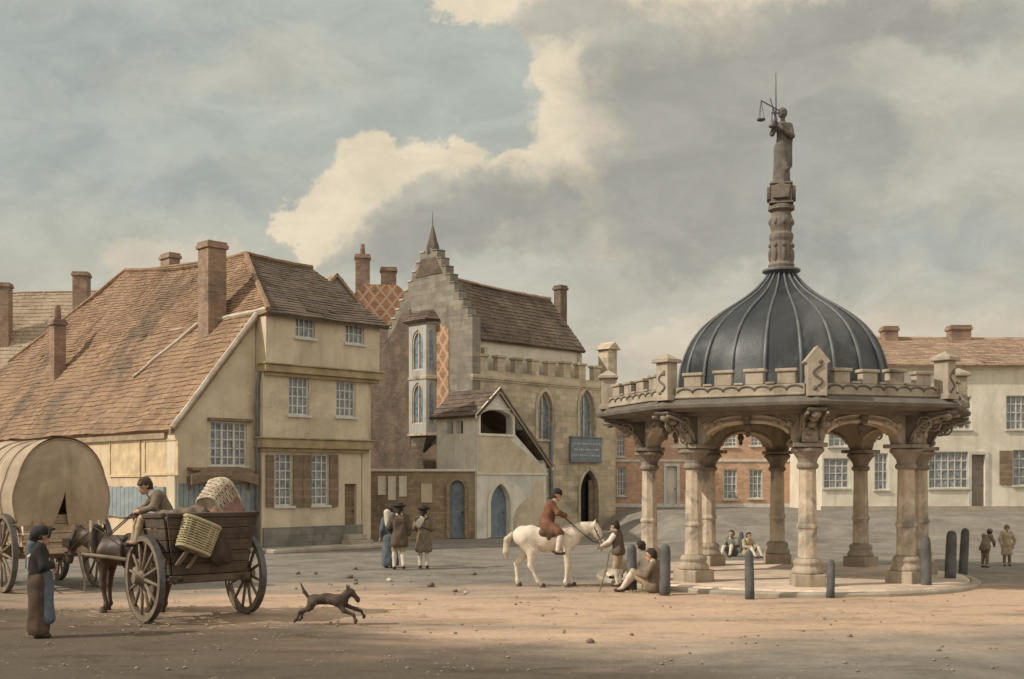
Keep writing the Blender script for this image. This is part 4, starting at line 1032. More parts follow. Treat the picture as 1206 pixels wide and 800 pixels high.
# ================================================================= BOLLARDS
def bollard(px, py, top, lean, label, r=.13):
    q = ground(px, py)
    if (q-XO).length < 4.6:
        Y_ = (EYE-.1)*F/(py-HZ); q = V((px-CX)/F*Y_, Y_, .1)
    h = (py-top)/F*q.y
    r *= .86
    m = MB(); m.lathe([(r*1.05,-.2),(r*1.02,.05),(r,h*.5),(r*.93,h-.14),(r*.8,h-.06),(r*.5,h-.015),(.01,h)], 14, R(px % 40))
    o = m.build('bollard', POST, None, q, (R(lean[0]),R(lean[1]),0), smooth=True)
    return tag(o, label, 'bollard', 'bollards round the market cross')
bollard(744, 690, 641, (0,0), 'grey stone bollard between the standing man with a stick and the seated figures')
bollard(783, 695, 641, (0,1), 'grey stone bollard the brown jacketed seated man leans his back against')
bollard(883, 699, 648, (0,-1), 'grey stone bollard on the kerb in front of the middle of the dark front arch', .11)
bollard(978, 698, 659, (0,2), 'slim bollard on the kerb right of the front column', .095)
bollard(1091, 690, 631, (0,-1), 'bollard close against the right hand columns of the market cross', .13)
bollard(1119, 682, 625, (0,2), 'dark blue bollard, left one of the close pair beyond the right columns', .145)
bollard(1134, 679, 622, (0,3), 'taller slimmer bollard, right one of the close pair beyond the right columns', .125)
bollard(873, 651, 626, (0,0), 'small bollard behind the cross beside two seated people', .1)
# ================================================================= PEOPLE
STAND = dict(pelvis=(0,0,.92), waist=(0,0,1.08), chest=(0,0,1.30), neck=(0,0,1.47), head=(0,.02,1.60),
    sl=(-.17,0,1.40), sr=(.17,0,1.40), el=(-.24,-.02,1.13), er=(.24,-.02,1.13), wl=(-.25,.08,.89), wr=(.25,.08,.89),
    hl=(-.09,0,.90), hr=(.09,0,.90), kl=(-.10,.02,.49), kr=(.10,.02,.49), al=(-.10,-.02,.08), ar=(.10,-.02,.08))
def mk(J): return {k: np.array(v, float) for k, v in J.items()}
def person(loc, rz, label, J=None, s=1.0, yaw=0, pitch=0, group=None, res=.017,
           coat=None, hem=None, breeches=None, stock=None, shoes=LEATHER, skirt=None, sleeves=None, waistcoat=None, hat=None, hatm=DARKCL, hair=HAIR, cuff=.9, skirtflare=.27, lap=0):
    P = mk(STAND); P.update(mk(J or {}))
    root = empty('person', loc, rz, label, 'person', group); root.scale = (s,s,s)
    hm = Matrix.Rotation(R(yaw), 3, 'Z') @ Matrix.Rotation(R(pitch), 3, 'X')
    hc = Vector(P['head'])
    def H(x, y, z): return tuple(hc+hm @ V(x,y,z))
    legs = [('hl','kl','al'),('hr','kr','ar')]; arms = [('sl','el','wl'),('sr','er','wr')]
    pr = [cap(H(0,-.015,.03), H(0,.012,.04), .098, .094), cap(H(0,.02,0), H(0,.055,-.085), .078, .05), cap(H(0,.092,.0), H(0,.118,-.035), .014, .02),
          cap(H(-.096,-.005,-.01), H(-.1,-.012,.02), .02), cap(H(.096,-.005,-.01), H(.1,-.012,.02), .02), cap(H(-.02,.10,-.068), H(.02,.10,-.068), .014),
          cap(P['neck'], H(0,-.01,-.06), .058, .052), cap(P['chest'], P['neck'], .12, .06),
          cap(P['chest']+[-.06,0,0], P['waist']+[-.04,0,0], .115, .105), cap(P['chest']+[.06,0,0], P['waist']+[.04,0,0], .115, .105),
          cap(P['waist'], P['pelvis'], .12, .14), cap(P['sl'], P['chest'], .065, .1), cap(P['sr'], P['chest'], .065, .1)]
    for a,b,c in legs: pr += [cap(P[a],P[b],.088,.06), cap(P[b],P[c],.06,.042), cap(P[c],P[c]+[0,.12,-.04],.045,.035)]
    for a,b,c in arms: pr += [cap(P[a],P[b],.058,.045), cap(P[b],P[c],.044,.032)]
    hands = []
    for a,b,c in arms:
        d = P[c]-P[b]; d = d/np.linalg.norm(d); hands.append((P[c], d)); pr.append(cap(P[c]+d*.02, P[c]+d*.075, .032, .036))
    me = sdf_mesh('body', pr, res, .025, [SKIN, EYEM])
    # fingers and eyes are added to the same mesh
    ex = MB()
    for c, d in hands:
        d = Vector(d); u = d.cross(V(0,1,.3)).normalized(); w = d.cross(u)
        for i, ln in enumerate((.066,.076,.072,.056)):
            o = Vector(c)+d*.09+u*(.024-.016*i); ex.tube([o, o+d*ln*.55+w*.008, o+d*ln*.85+w*.032, o+d*ln*.9+w*.045], [.0095,.009,.008,.006], 6)
        o = Vector(c)+d*.045+u*.032; ex.tube([o, o+d*.03+u*.02, o+d*.06+u*.016+w*.015], [.012,.0105,.007], 6)
    for sx in (-.034,.034): ex.ball(H(sx,.098,.008), .0125, 5, 1)
    bm = bmesh.new(); bm.from_mesh(me); em = ex.mesh('x', [SKIN, EYEM], smooth=True); bm.from_mesh(em); bm.to_mesh(me); bm.free()
    me.polygons.foreach_set('use_smooth', [True]*len(me.polygons))
    link('body', me, root)
    def cloth(name, prims, m, k=.03, clip=None, wob=.011): return link(name, sdf_mesh(name, prims, res*1.05, k, m, clip, wob), root)
    g_ = .022
    if breeches:
        q = [cap(P['waist']+[0,0,-.04],P['pelvis'],.135,.158)]
        for a,b,c in legs: q += [cap(P[a],P[b]+(P[a]-P[b])*.02,.088+g_,.06+g_*.9)] + ([cap(P[b],P[b]+(P[c]-P[b])*.8,.075,.062)] if stock is None else [])
        cloth('breeches', q, breeches)
    if stock and not skirt:
        for a,b,c in legs: cloth('stocking', [cap(P[b],P[b]+(P[c]-P[b])*.35,.066,.066), cap(P[b]+(P[c]-P[b])*.35,P[c],.064,.048)], stock, wob=.002)
    for a,b,c in legs:
        cloth('shoe', [cap(P[c]+[0,-.03,-.03],P[c]+[0,.15,-.042],.047,.038)], shoes, wob=0)
    if coat or waistcoat:
        m = coat or waistcoat
        q = [cap(P['chest']+[-.06,0,0],P['waist']+[-.045,0,0],.115+g_,.11+g_), cap(P['chest']+[.06,0,0],P['waist']+[.045,0,0],.115+g_,.11+g_), cap(P['waist'],P['pelvis'],.14,.165),
             cap(P['sl'],P['chest'],.085,.12), cap(P['sr'],P['chest'],.085,.12), cap(P['chest'],P['neck']+[0,0,-.02],.13,.075)]
        if coat:
            for a,b,c in arms: q += [cap(P[a],P[b],.082,.068), cap(P[b],P[b]+(P[c]-P[b])*cuff,.068,.058)]
        if hem is not None:
            pv = P['pelvis']; q += [cap(pv+[-.05,-.01,.02],(pv[0]-.09,pv[1]-.02,hem+.1),.14,.155), cap(pv+[.05,-.01,.02],(pv[0]+.09,pv[1]-.02,hem+.1),.14,.155)]
            if lap:
                for a,b,c in legs: q += [cap(P[a],P[a]+(P[b]-P[a])*lap,.13,.105)]
        cloth('coat' if coat else 'waistcoat', q, m, .045, (lambda X,Y,Z: hem-Z) if (hem is not None and not lap) else None)
        cloth('collar', [cap(P['neck']+[-.04,-.0,-.03],P['neck']+[.04,.0,-.03],.068)], LINEN if hat != 'bonnet' else m, wob=0)
    if sleeves:
        for a,b,c in arms: cloth('sleeve', [cap(P[a],P[b],.08,.068), cap(P[b],P[b]+(P[c]-P[b])*.9,.068,.052)], sleeves)
    if skirt:
        pv = P['pelvis']; q = [cap(P['waist'],pv+[0,0,-.05],.14,.19,(1,.85,1)), cap(pv+[0,0,-.05],(pv[0],pv[1]-.01,.16),.19,skirtflare,(1,.85,1))]
        cloth('skirt', q, skirt, .05, lambda X,Y,Z: .05-Z, wob=.012)
    if hair:
        link('hair', sdf_mesh('hair', [cap(H(0,-.03,.045),H(0,-.005,.06),.105,.1), cap(H(0,-.06,0),H(0,-.075,-.06),.08,.06), cap(H(-.085,-.02,.02),H(-.088,-.02,-.02),.03), cap(H(.085,-.02,.02),H(.088,-.02,-.02),.03)], res, .03, hair, wob=.004), root)
    M4 = Matrix.Translation(hc) @ hm.to_4x4()
    def place(mb): mb.v = [tuple(M4 @ Vector(v)) for v in mb.v]
    if hat == 'brim':
        m = MB(); n = 24; vs = []
        for r_, z in ((.0,.19),(.075,.19),(.105,.16),(.115,.095),(.17,.085),(.215,.11),(.215,.1),(.16,.07),(.11,.075)):
            for j in range(n):
                a = 2*math.pi*j/n; up = .045*max(0,abs(math.cos(a))-.35) if r_ > .16 else 0
                vs.append((r_*math.cos(a)*(1-.12*(up>0)), r_*math.sin(a)*1.02, z+up))
        m.raw(vs, [(i*n+j,i*n+(j+1)%n,(i+1)*n+(j+1)%n,(i+1)*n+j) for i in range(8) for j in range(n)]); place(m); m.build('hat', hatm, root, smooth=True)
    elif hat == 'cap':
        link('cap', sdf_mesh('cap', [cap(H(0,-.02,.075),H(0,.01,.08),.108,.1), cap(H(-.05,.1,.065),H(.05,.1,.065),.022)], res, .03, hatm, clip=None), root)
    elif hat == 'bonnet':
        link('bonnet', sdf_mesh('bonnet', [cap(H(0,-.06,.05),H(0,-.02,.07),.115,.115), cap(H(-.07,.10,.13),H(.07,.10,.13),.03), cap(H(-.12,.09,.02),H(-.11,.09,.1),.025), cap(H(.12,.09,.02),H(.11,.09,.1),.025), cap(H(0,0,.13),H(0,.15,.15),.06,.03,(1.6,1,.6)), cap(H(0,-.1,.0),H(0,-.12,-.05),.09,.06)], res, .03, hatm), root)
    return root
def extra(root, name, prims, m, res=.017, k=.03, wob=.006): return link(name, sdf_mesh(name, prims, res, k, m, None, wob), root)

# woman in the near left corner, seen from behind, looking to the right
wp = ground(46, 751)
wo = person(wp, R(-62), 'woman in dark bonnet and long brown skirt with blue grey shawl, standing alone', dict(el=(-.25,.02,1.14), er=(.25,.06,1.13), wl=(-.10,.17,1.12), wr=(.08,.19,1.14), head=(0,.04,1.58)), .97,
    coat=DARKCL, skirt=SKIRT_BR, hat='bonnet', yaw=0, pitch=-12, res=.0135, skirtflare=.19, cuff=.75)
extra(wo, 'shawl', [cap((-.16,-.05,1.42),(-.13,-.13,1.15),.06,.05), cap((.0,-.1,1.45),(-.06,-.145,1.12),.08,.06), cap((-.2,0,1.42),(-.24,-.06,1.2),.075,.06)], COAT_BLUE, .0135)
extra(wo, 'strap', [cap((.12,.02,1.49),(.10,-.155,1.28),.018), cap((.10,-.155,1.28),(-.05,-.16,1.06),.018)], LINEN, .0115, wob=0)
extra(wo, 'apron', [cap((.1,.08,1.0),(.12,.11,.3),.08,.095,(1,.8,1)), cap((.0,.11,.98),(.02,.14,.3),.085,.095)], COAT_BLUE, .0135, .05, .01)

# three figures walking away in front of the forecourt wall
G1 = 'group walking away before the brown wall'
p1 = ground(470, 671)
a1 = person(p1, R(14), 'man in brown coat and wide brimmed hat, pale breeches, seen from behind', dict(kl=(-.11,.1,.5), al=(-.12,.05,.08), kr=(.1,0,.5), ar=(.1,-.12,.1), el=(-.27,.0,1.14), wl=(-.2,.18,1.0), er=(.28,-.02,1.13), wr=(.27,.05,.9)), 1.0,
    coat=COAT_BR, hem=.60, breeches=BREECH, stock=LINEN, hat='brim', yaw=-14, group=G1)
p3 = ground(459, 668.5)
a3 = person(p3, R(25), 'figure in blue grey half hidden behind the brown coated man, white bundle on shoulder', dict(er=(.26,.05,1.2), wr=(.16,.18,1.42)), .93, coat=COAT_BLUE, skirt=COAT_BLUE, hat='cap', group=G1)
extra(a3, 'bundle', [cap((-.05,-.1,1.30),(-.12,-.12,1.62),.13,.10), cap((.04,-.06,1.35),(.02,-.08,1.52),.1,.1)], LINEN, .02)
p2 = ground(499, 669.5)
a2 = person(p2, R(8), 'shorter man in drab coat and round dark hat with a bag slung on his back', dict(kl=(-.1,.06,.5), al=(-.1,.0,.08), er=(.28,.02,1.14), wr=(.2,.2,1.05), el=(-.27,0,1.15), wl=(-.12,.16,1.05)), .95, coat=COAT_DRAB, hem=.46, breeches=BREECH, stock=LINEN, hat='brim', yaw=-25, group=G1)
extra(a2, 'bag', [cap((-.16,-.14,1.25),(-.08,-.16,1.38),.10,.09)], LINEN, .02); extra(a2, 'bag_strap', [cap((-.12,-.16,1.3),(.14,-.1,1.46),.022), cap((-.12,-.17,1.2),(.16,-.13,1.1),.02)], LEATHER, .017)

# ================================================================= HORSES
def horse(name, loc, rz, label, s, coatm, manem, J, head, tail, seg_extra=(), res=.024, ears=True):
    root = empty(name, loc, rz, label, 'horse'); root.scale = (s,s,s)
    P = dict(rump=(-.62,0,1.18), croup=(-.45,0,1.27), barrel=(-.05,0,1.09), back=(0,0,1.24), chest=(.45,0,1.07), withers=(.42,0,1.33), nb=(.58,0,1.2), nm=(.84,0,1.33))
    P.update(head)
    A = {k: np.array(v, float) for k,v in P.items()}
    pr = [cap(A['rump']+[.05,0,-.02],A['croup']+[.05,0,-.1],.23,.24), cap(A['croup']+[.1,0,-.13],A['barrel'],.235,.285,(1,.95,1)), cap(A['barrel'],A['chest'],.285,.25,(1,.92,1)), cap(A['back']+[-.35,0,-.07],A['withers']+[0,0,-.09],.13,.12),
          cap(A['chest']+[.08,0,.02],A['nb'],.2,.19,(1,.8,1)), cap(A['nb'],A['nm'],.185,.135,(1,.62,1)), cap(A['withers']+[.0,0,-.06],A['nm']+[0,0,.02],.11,.1,(1,.6,1)), cap(A['nm'],A['poll'],.135,.105,(1,.65,1)),
          cap(A['poll'],A['cheek'],.1,.115,(1,.62,1)), cap(A['cheek'],A['nose'],.105,.062,(1,.7,1)), cap(A['nose'],A['muz'],.062,.06,(1,.85,1)),
          cap(A['cheek']+(A['nose']-A['cheek'])*.1+[0,.06,0],A['cheek']+(A['nose']-A['cheek'])*.12+[0,.062,0],.03), cap(A['cheek']+(A['nose']-A['cheek'])*.1+[0,-.06,0],A['cheek']+(A['nose']-A['cheek'])*.12+[0,-.062,0],.03)]
    for sy in (-1,1):
        pr.append(cap(A['poll']+[-.01,sy*.05,.05],A['poll']+[.02,sy*.075,.19],.032,.008))
    for key,(kind,sy,dx) in J.items():
        y = sy*.14
        if kind == 'f':
            kn,fe,ho = dx
            pr += [cap((.44,y*.9,1.05),(.42,y,.8),.135,.085), cap((.42,y,.8),(kn[0],y,kn[1]),.08,.056), cap((kn[0],y,kn[1]),(fe[0],y,fe[1]),.05,.037), cap((fe[0],y,fe[1]),(ho[0],y,ho[1]+.05),.045,.045)]
        else:
            sti,hk,fe,ho = dx
            pr += [cap((-.52,y*.85,1.08),(sti[0],y*1.05,sti[1]),.2,.125,(1,.75,1)), cap((sti[0],y,sti[1]),(hk[0],y,hk[1]),.115,.058), cap((hk[0],y,hk[1]),(fe[0],y,fe[1]),.055,.04), cap((fe[0],y,fe[1]),(ho[0],y,ho[1]+.05),.046,.046)]
    me = sdf_mesh('body', pr, res, .05, coatm, wob=.006); link('body', me, root)
    for key,(kind,sy,dx) in J.items():
        ho = dx[-1]; m = MB(); m.lathe([(.072,0),(.05,.085)], 12, c=(ho[0]+.02, sy*.14)); o = m.build('hoof', HOOF, root); o.location.z = ho[1]
    for sy in (-1,1):
        m = MB(); q = A['cheek']+(A['nose']-A['cheek'])*.05+[0,sy*.078,.02]; m.ball(q, .02, 6); m.build('eye', EYEM, root, smooth=True)
    tl = [np.array(q, float) for q in tail]
    link('tail', sdf_mesh('tail', [cap(tl[i],tl[i+1],.045+.03*min(i,1),.075 if i < len(tl)-2 else .02) for i in range(len(tl)-1)], res*.8, .04, manem, wob=.012), root)
    mp = [A['withers']+[0,0,.0], (A['withers']+A['nm'])/2+[0,0,.09], A['nm']+[0,0,.12], A['poll']+[-.04,0,.09], A['poll']+[.06,0,.06]]
    q = []
    for i in range(4):
        for t in (0,.5):
            c = mp[i]+(mp[i+1]-mp[i])*t; q.append(cap(c+[0,-.02,0], c+[-.03,-.075,-.11],.03,.018))
        q.append(cap(mp[i],mp[i+1],.028))
    link('mane', sdf_mesh('mane', q, res*.75, .03, manem, wob=.008), root)
    return root, A
hp = ground(650, 691)
WJ = dict(a=('f',-1,[(.45,.46),(.40,.12),(.44,0)]), b=('f',1,[(.52,.46),(.55,.13),(.60,0)]), c=('h',-1,[(-.36,.82),(-.40,.5),(-.22,.13),(-.14,0)]), d=('h',1,[(-.46,.82),(-.70,.52),(-.68,.13),(-.66,0)]))
wh_root, WA = horse('white_horse', hp+V(-.1,0,0), R(3), 'white horse standing with lowered head, ridden by the russet coated rider', .98, HORSE_W, MANE_W, WJ,
    dict(poll=(1.08,0,1.36), cheek=(1.13,0,1.26), nose=(1.27,0,.98), muz=(1.28,0,.90)), [(-.82,0,1.2),(-.93,0,1.08),(-.95,0,.8),(-.93,0,.62)])
m = MB()
for q in ((1.205,1.10,.1),(1.255,.99,.085)): m.tube([(q[0]+.01+.075*math.cos(a_*math.pi/6)*.9, q[2]*math.sin(a_*math.pi/6), q[1]+.04*math.cos(a_*math.pi/6)) for a_ in range(13)], .011, 5)
m.tube([(1.25,-.09,1.0),(1.12,-.09,1.24),(1.05,-.07,1.40)], .011, 5); m.tube([(1.25,.09,1.0),(1.12,.09,1.24),(1.05,.07,1.40)], .011, 5)
m.build('bridle', LEATHER, wh_root)
m = MB()
for sy in (-1,1): m.tube([(1.27,sy*.075,.99),(1.05,sy*.12,1.03),(.75,sy*.16,1.26),(.42,sy*.1,1.56)], .01, 5)
m.build('rein', LEATHER, wh_root)
extra(wh_root, 'saddle', [cap((-.12,-.2,1.24),(-.12,.2,1.24),.1), cap((.12,-.2,1.24),(.12,.2,1.24),.1), cap((0,-.24,1.2),(0,-.27,1.12),.10,.06,(1,.4,1)), cap((0,.24,1.2),(0,.27,1.12),.10,.06,(1,.4,1)), cap((-.22,0,1.30),(-.22,0,1.32),.08)], mat('brown_saddle_leather', (.12,.07,.042), scale=8, rough=.55), .024, .05, 0)
ri_s = .97
ri = person(hp+V(-.1,0,0)+V(-.02,0,1.34*.98), R(-87), 'rider in russet coat and dark cap sitting astride the white horse', dict(pelvis=(0,0,.10), waist=(0,.04,.26), chest=(0,.09,.47), neck=(0,.17,.63), head=(.0,.23,.75),
    sl=(-.17,.10,.57), sr=(.17,.10,.57), el=(-.26,.24,.36), er=(.26,.24,.36), wl=(-.1,.44,.28), wr=(.1,.44,.28), hl=(-.1,.02,.08), hr=(.1,.02,.08), kl=(-.30,.30,-.12), kr=(.30,.30,-.12), al=(-.34,.22,-.52), ar=(.34,.22,-.52)), ri_s,
    coat=COAT_RED, hem=-.12, lap=.85, breeches=COAT_RED, stock=LINEN, hat='cap', yaw=-8, pitch=-18)

# ================================================================= MEN BY THE BOLLARDS
mp_ = ground(728, 691)
man = person(mp_, R(70), 'man in brown waistcoat and buff breeches leaning on a long stick beside the white horse', dict(chest=(0,.03,1.29), neck=(0,.05,1.45), head=(0,.09,1.57), sl=(-.17,.03,1.39), sr=(.17,.03,1.39),
    el=(-.24,.18,1.18), wl=(-.16,.42,1.05), er=(.25,.16,1.18), wr=(.08,.38,1.02), kl=(-.1,.05,.49), kr=(.12,.0,.49)), .86, waistcoat=COAT_BR, sleeves=LINEN, hem=.82, breeches=BREECH, stock=LINEN, hat='cap', hatm=HAIR, pitch=-12)
sk = MB()
d = ground(706, 697); top = at(718, 648, 24.6)
sk.tube([d, lerp(d,top,.5)+V(.02,0,0), top], [.016,.02,.022], 7)
tag(sk.build('walking_stick', TIMBER, None, smooth=True), 'long wooden stick planted on the ground in front of the standing man', 'stick')
SIT = dict(pelvis=(0,0,.13), waist=(0,-.03,.30), chest=(0,-.04,.52), neck=(0,.0,.69), head=(0,.05,.81), sl=(-.17,-.03,.62), sr=(.17,-.03,.62), el=(-.27,.12,.40), er=(.27,.12,.40), wl=(-.16,.34,.40), wr=(.16,.34,.40),
    hl=(-.1,.04,.13), hr=(.1,.04,.13), kl=(-.14,.42,.46), kr=(.16,.40,.40), al=(-.15,.66,.08), ar=(.17,.68,.08))
sp_ = ground(768, 698)
s1_ = person(sp_+V(.03,.03,0), R(72), 'man in brown jacket and buff breeches sitting on the ground against a bollard', dict(SIT), .98, coat=COAT_DRAB, hem=.05, lap=.15, breeches=BREECH, stock=LINEN, hat=None, pitch=-10, yaw=10)
sp2 = ground(757, 689)
s2_ = person(sp2+V(0,0,.12), R(60), 'pale clothed child sitting just behind the brown jacketed seated man', dict(SIT), .93, coat=LINEN, hem=.05, lap=.4, breeches=LINEN, stock=LINEN, hat=None, pitch=-15, yaw=-20)
# two people sitting behind the cross, two on the right
G2 = 'people sitting on the ground behind the cross'
q = ground(862, 655); person(q, R(150), 'person in grey sitting on the ground behind the cross, nearer the left columns', dict(SIT), .85, coat=COAT_GREY, hem=.05, lap=.4, breeches=COAT_GREY, stock=LINEN, group=G2, res=.022)
q = ground(881, 656); person(q, R(205), 'person in pale clothes sitting behind the cross just right of the small bollard', dict(SIT), .8, coat=BREECH, hem=.05, lap=.4, breeches=BREECH, stock=LINEN, group=G2, res=.022)
q = ground(1160, 668.5); person(q, R(-60), 'short figure in dark brown jacket and cap stooping beyond the pair of bollards', dict(waist=(0,.04,1.06), chest=(0,.14,1.24), neck=(0,.24,1.36), head=(0,.32,1.46), sl=(-.17,.16,1.33), sr=(.17,.16,1.33), el=(-.25,.24,1.08), er=(.25,.24,1.08), wl=(-.15,.4,.95), wr=(.15,.4,.95)), .65, coat=COAT_DRAB, hem=.7, breeches=COAT_DRAB, stock=None, hat='cap', hatm=COAT_DRAB, res=.021)
q = ground(1186, 666.5); person(q, R(170), 'short figure in pale tan smock and cap at the right edge of the square', dict(el=(-.3,.02,1.13), er=(.3,.02,1.13)), .65, coat=BREECH, hem=.45, breeches=COAT_DRAB, stock=None, hat='cap', hatm=COAT_DRAB, res=.021)

# ================================================================= WHEELS, CART, WAGON
def make_wheel(parent, x, y, r, side, n=12, w=.09):
    """wheel in the plane x=const of its vehicle, its axle along x"""
    def rot(mb): mb.v = [(v[2], v[0], v[1]) for v in mb.v]
    m = MB(); m.lathe([(r-.105,-w/2),(r-.012,-w/2),(r-.012,w/2),(r-.105,w/2),(r-.105,-w/2)], 48, cap=False); rot(m)
    o = m.build('wheel', WOOD_WHEEL, parent, (x,y,r))
    m = MB(); m.lathe([(r-.011,-w/2-.006),(r,-w/2-.006),(r,w/2+.006),(r-.011,w/2+.006)], 48, cap=False); rot(m); m.build('tyre', IRON, o)
    m = MB(); m.lathe([(.04,-.2),(.085,-.2),(.095,-.12),(.14,-.06),(.14,.08),(.09,.12),(.08,.17),(.04,.17)], 18); rot(m); m.build('hub', WOOD_WHEEL, o, smooth=False, bevel=.008)
    sm_ = MB(); sm_.tube([V(side*.04,0,.1),V(side*.015,0,r*.5),V(0,0,r-.09)], [.034,.028,.024], 7); sme = sm_.mesh('spoke', WOOD_WHEEL, smooth=True)
    for i in range(n): link('spoke', sme, o, (0,0,0), (2*math.pi*(i+.3)/n,0,0))
    return o
CO = V(-5.5, 19.5, 0); CA = math.atan2(1.2, 1.39)
cart = empty('farm_cart', tuple(CO), CA, 'dark brown two wheeled farm cart with flared plank body, loaded with sacks and baskets', 'cart')
make_wheel(cart, -.93, 0, .735, -1); make_wheel(cart, .93, 0, .715, 1)
ax = MB(); ax.tube([(-1.08,0,.73),(1.08,0,.72)], .05, 10); ax.box(-.78,.78,-.07,.07,.76,.88); ax.build('axle', WOOD_DK, cart)
def panel(name, A, B, C, D, t, m=WOOD_DK, bat=0):
    A,B,C,D = map(Vector,(A,B,C,D)); n = (B-A).cross(D-A).normalized(); mb = MB()
    k = 5
    for i in range(k):
        t0 = i/k+.006; t1 = (i+1)/k-.006
        mb.prism([lerp(A,D,t0),lerp(B,C,t0),lerp(B,C,t1),lerp(A,D,t1)], n*t)
    for j in range(bat):
        s_ = (j+.5)/bat; e = .035
        mb.prism([lerp(lerp(A,B,s_-e),lerp(D,C,s_-e),q_)-n*.03 for q_ in (0,1)]+[lerp(lerp(A,B,s_+e),lerp(D,C,s_+e),q_)-n*.03 for q_ in (1,0)], n*.028)
    mb.prism([lerp(A,D,1.0)-n*.02,lerp(B,C,1.0)-n*.02,lerp(B,C,1.0)-n*.02+(D-A).normalized()*.07,lerp(A,D,1.0)-n*.02+(D-A).normalized()*.07], n*(t+.05))
    return mb.build(name, m, cart, bevel=.008)
yb, yf = -.5, .6
panel('tailboard', (-.66,yb,.80),(.66,yb,.80),(.82,yb-.12,1.78),(-.82,yb-.12,1.78), .04, bat=3)
panel('headboard', (.66,yf,.80),(-.66,yf,.80),(-.82,yf+.1,1.72),(.82,yf+.1,1.72), .04, bat=2)
panel('side_board', (-.665,yf,.80),(-.665,yb,.80),(-.825,yb-.1,1.78),(-.825,yf+.08,1.74), .04, bat=3)
panel('side_board', (.665,yb,.80),(.665,yf,.80),(.825,yf+.08,1.74),(.825,yb-.1,1.78), .04, bat=3)
fb = MB(); fb.box(-.64,.64,yb+.04,yf-.04,.76,.8); fb.box(-.72,.72,yb-.1,yb-.005,.66,.79); fb.box(-.62,-.5,yb-.1,yf+.1,.68,.755); fb.box(.5,.62,yb-.1,yf+.1,.68,.755); fb.build('floor_frame', WOOD_DK, cart, bevel=.01)
sb = MB(); sb.box(-.76,.76,.12,.45,1.56,1.61); sb.build('seat_board', WOOD_DK, cart, bevel=.01)
lb = MB(); lb.prism([V(-.7,-.66,.98),V(-.62,-.66,.98),V(-.33,-.72,1.38),V(-.41,-.72,1.38)], V(0,-.045,0)); lb.prism([V(-.5,-.655,.92),V(-.44,-.655,.92),V(-.22,-.70,1.26),V(-.28,-.70,1.26)], V(0,-.045,0)); lb.build('prop_stick', WOOD_WHEEL, cart)
CM = Matrix.Translation(CO) @ Matrix.Rotation(CA, 4, 'Z')
# pony
pdir = V(-.985,.172,0); prz = math.atan2(pdir.y, pdir.x)
pf = V(-7.44, 20.5, 0); PS = 1.02
ppos = pf-pdir*.45*PS
PJ = dict(a=('f',-1,[(.47,.46),(.44,.12),(.48,0)]), b=('f',1,[(.43,.46),(.36,.12),(.40,0)]), c=('h',-1,[(-.42,.8),(-.68,.5),(-.62,.13),(-.58,0)]), d=('h',1,[(-.38,.8),(-.60,.5),(-.5,.13),(-.46,0)]))
pony, PA = horse('cart_horse', ppos, prz, 'dark bay horse harnessed to the farm cart, head hanging low with blinkers', PS, HORSE_B, HAIR, PJ,
    dict(nm=(.82,0,1.30), poll=(1.0,0,1.40), cheek=(1.05,0,1.28), nose=(1.15,0,.97), muz=(1.15,0,.88)), [(-.82,0,1.2),(-.9,0,1.05),(-.92,0,.7),(-.88,0,.5)])
m = MB(); m.tube([(.56+.10*math.cos(a_*math.pi/10), .215*math.sin(a_*math.pi/10), 1.17+.33*math.cos(a_*math.pi/10)) for a_ in range(21)], .062, 8); m.build('collar', LEATHER, pony, smooth=True)
m = MB()
for s_ in (-1,1): m.tube([(.58,s_*.23,.95),(.61,s_*.20,1.3),(.66,s_*.13,1.62)], .032, 7)
m.build('hames', WOOD_LT, pony, smooth=True)
m = MB()
for s_ in (-1,1): m.box(1.09,1.23,s_*.115-.008,s_*.115+.008,1.14,1.30)
m.build('blinker', LEATHER, pony, bevel=.005)
m = MB()
for q in ((1.12,1.12,.105),(1.165,1.0,.085)): m.tube([(q[0]+.01+.08*math.cos(a_*math.pi/6), q[2]*math.sin(a_*math.pi/6), q[1]+.04*math.cos(a_*math.pi/6)) for a_ in range(13)], .012, 5)
for s_ in (-1,1): m.tube([(1.16,s_*.088,1.0),(1.07,s_*.1,1.25),(.98,s_*.08,1.46)], .012, 5)
m.build('bridle', LEATHER, pony)
extra(pony, 'saddle_pad', [cap((.0,-.16,1.28),(.0,.16,1.28),.085), cap((.0,-.27,1.15),(.0,-.3,.95),.05), cap((0,.27,1.15),(0,.3,.95),.05)], LEATHER, .02, .04, 0)
m = MB(); m.tube([(.0+.0*a_, .315*math.sin(a_*math.pi/12), 1.07+.31*math.cos(a_*math.pi/12)) for a_ in range(25)], .022, 6); m.tube([(-.35,.29*math.sin(a_*math.pi/12),1.08+.275*math.cos(a_*math.pi/12)) for a_ in range(-7,8)], .022, 6); m.tube([(0,0,1.37),(-.35,0,1.37),(-.78,0,1.3)], .02, 6); m.build('harness_strap', LEATHER, pony)
PM = Matrix.Translation(ppos) @ Matrix.Rotation(prz, 4, 'Z') @ Matrix.Scale(PS, 4)
inv = CM.inverted()
for s_, cx in ((1,-.45),(-1,.45)):
    m = MB(); m.tube([V(cx,yf-.3,.74), V(cx,yf+.05,.8), inv @ (PM @ V(-.55,s_*.36,.9)), inv @ (PM @ V(.1,s_*.37,.98)), inv @ (PM @ V(.72,s_*.34,1.04))], [.045,.045,.04,.036,.028], 8); m.build('shaft', WOOD_WHEEL, cart, smooth=True)
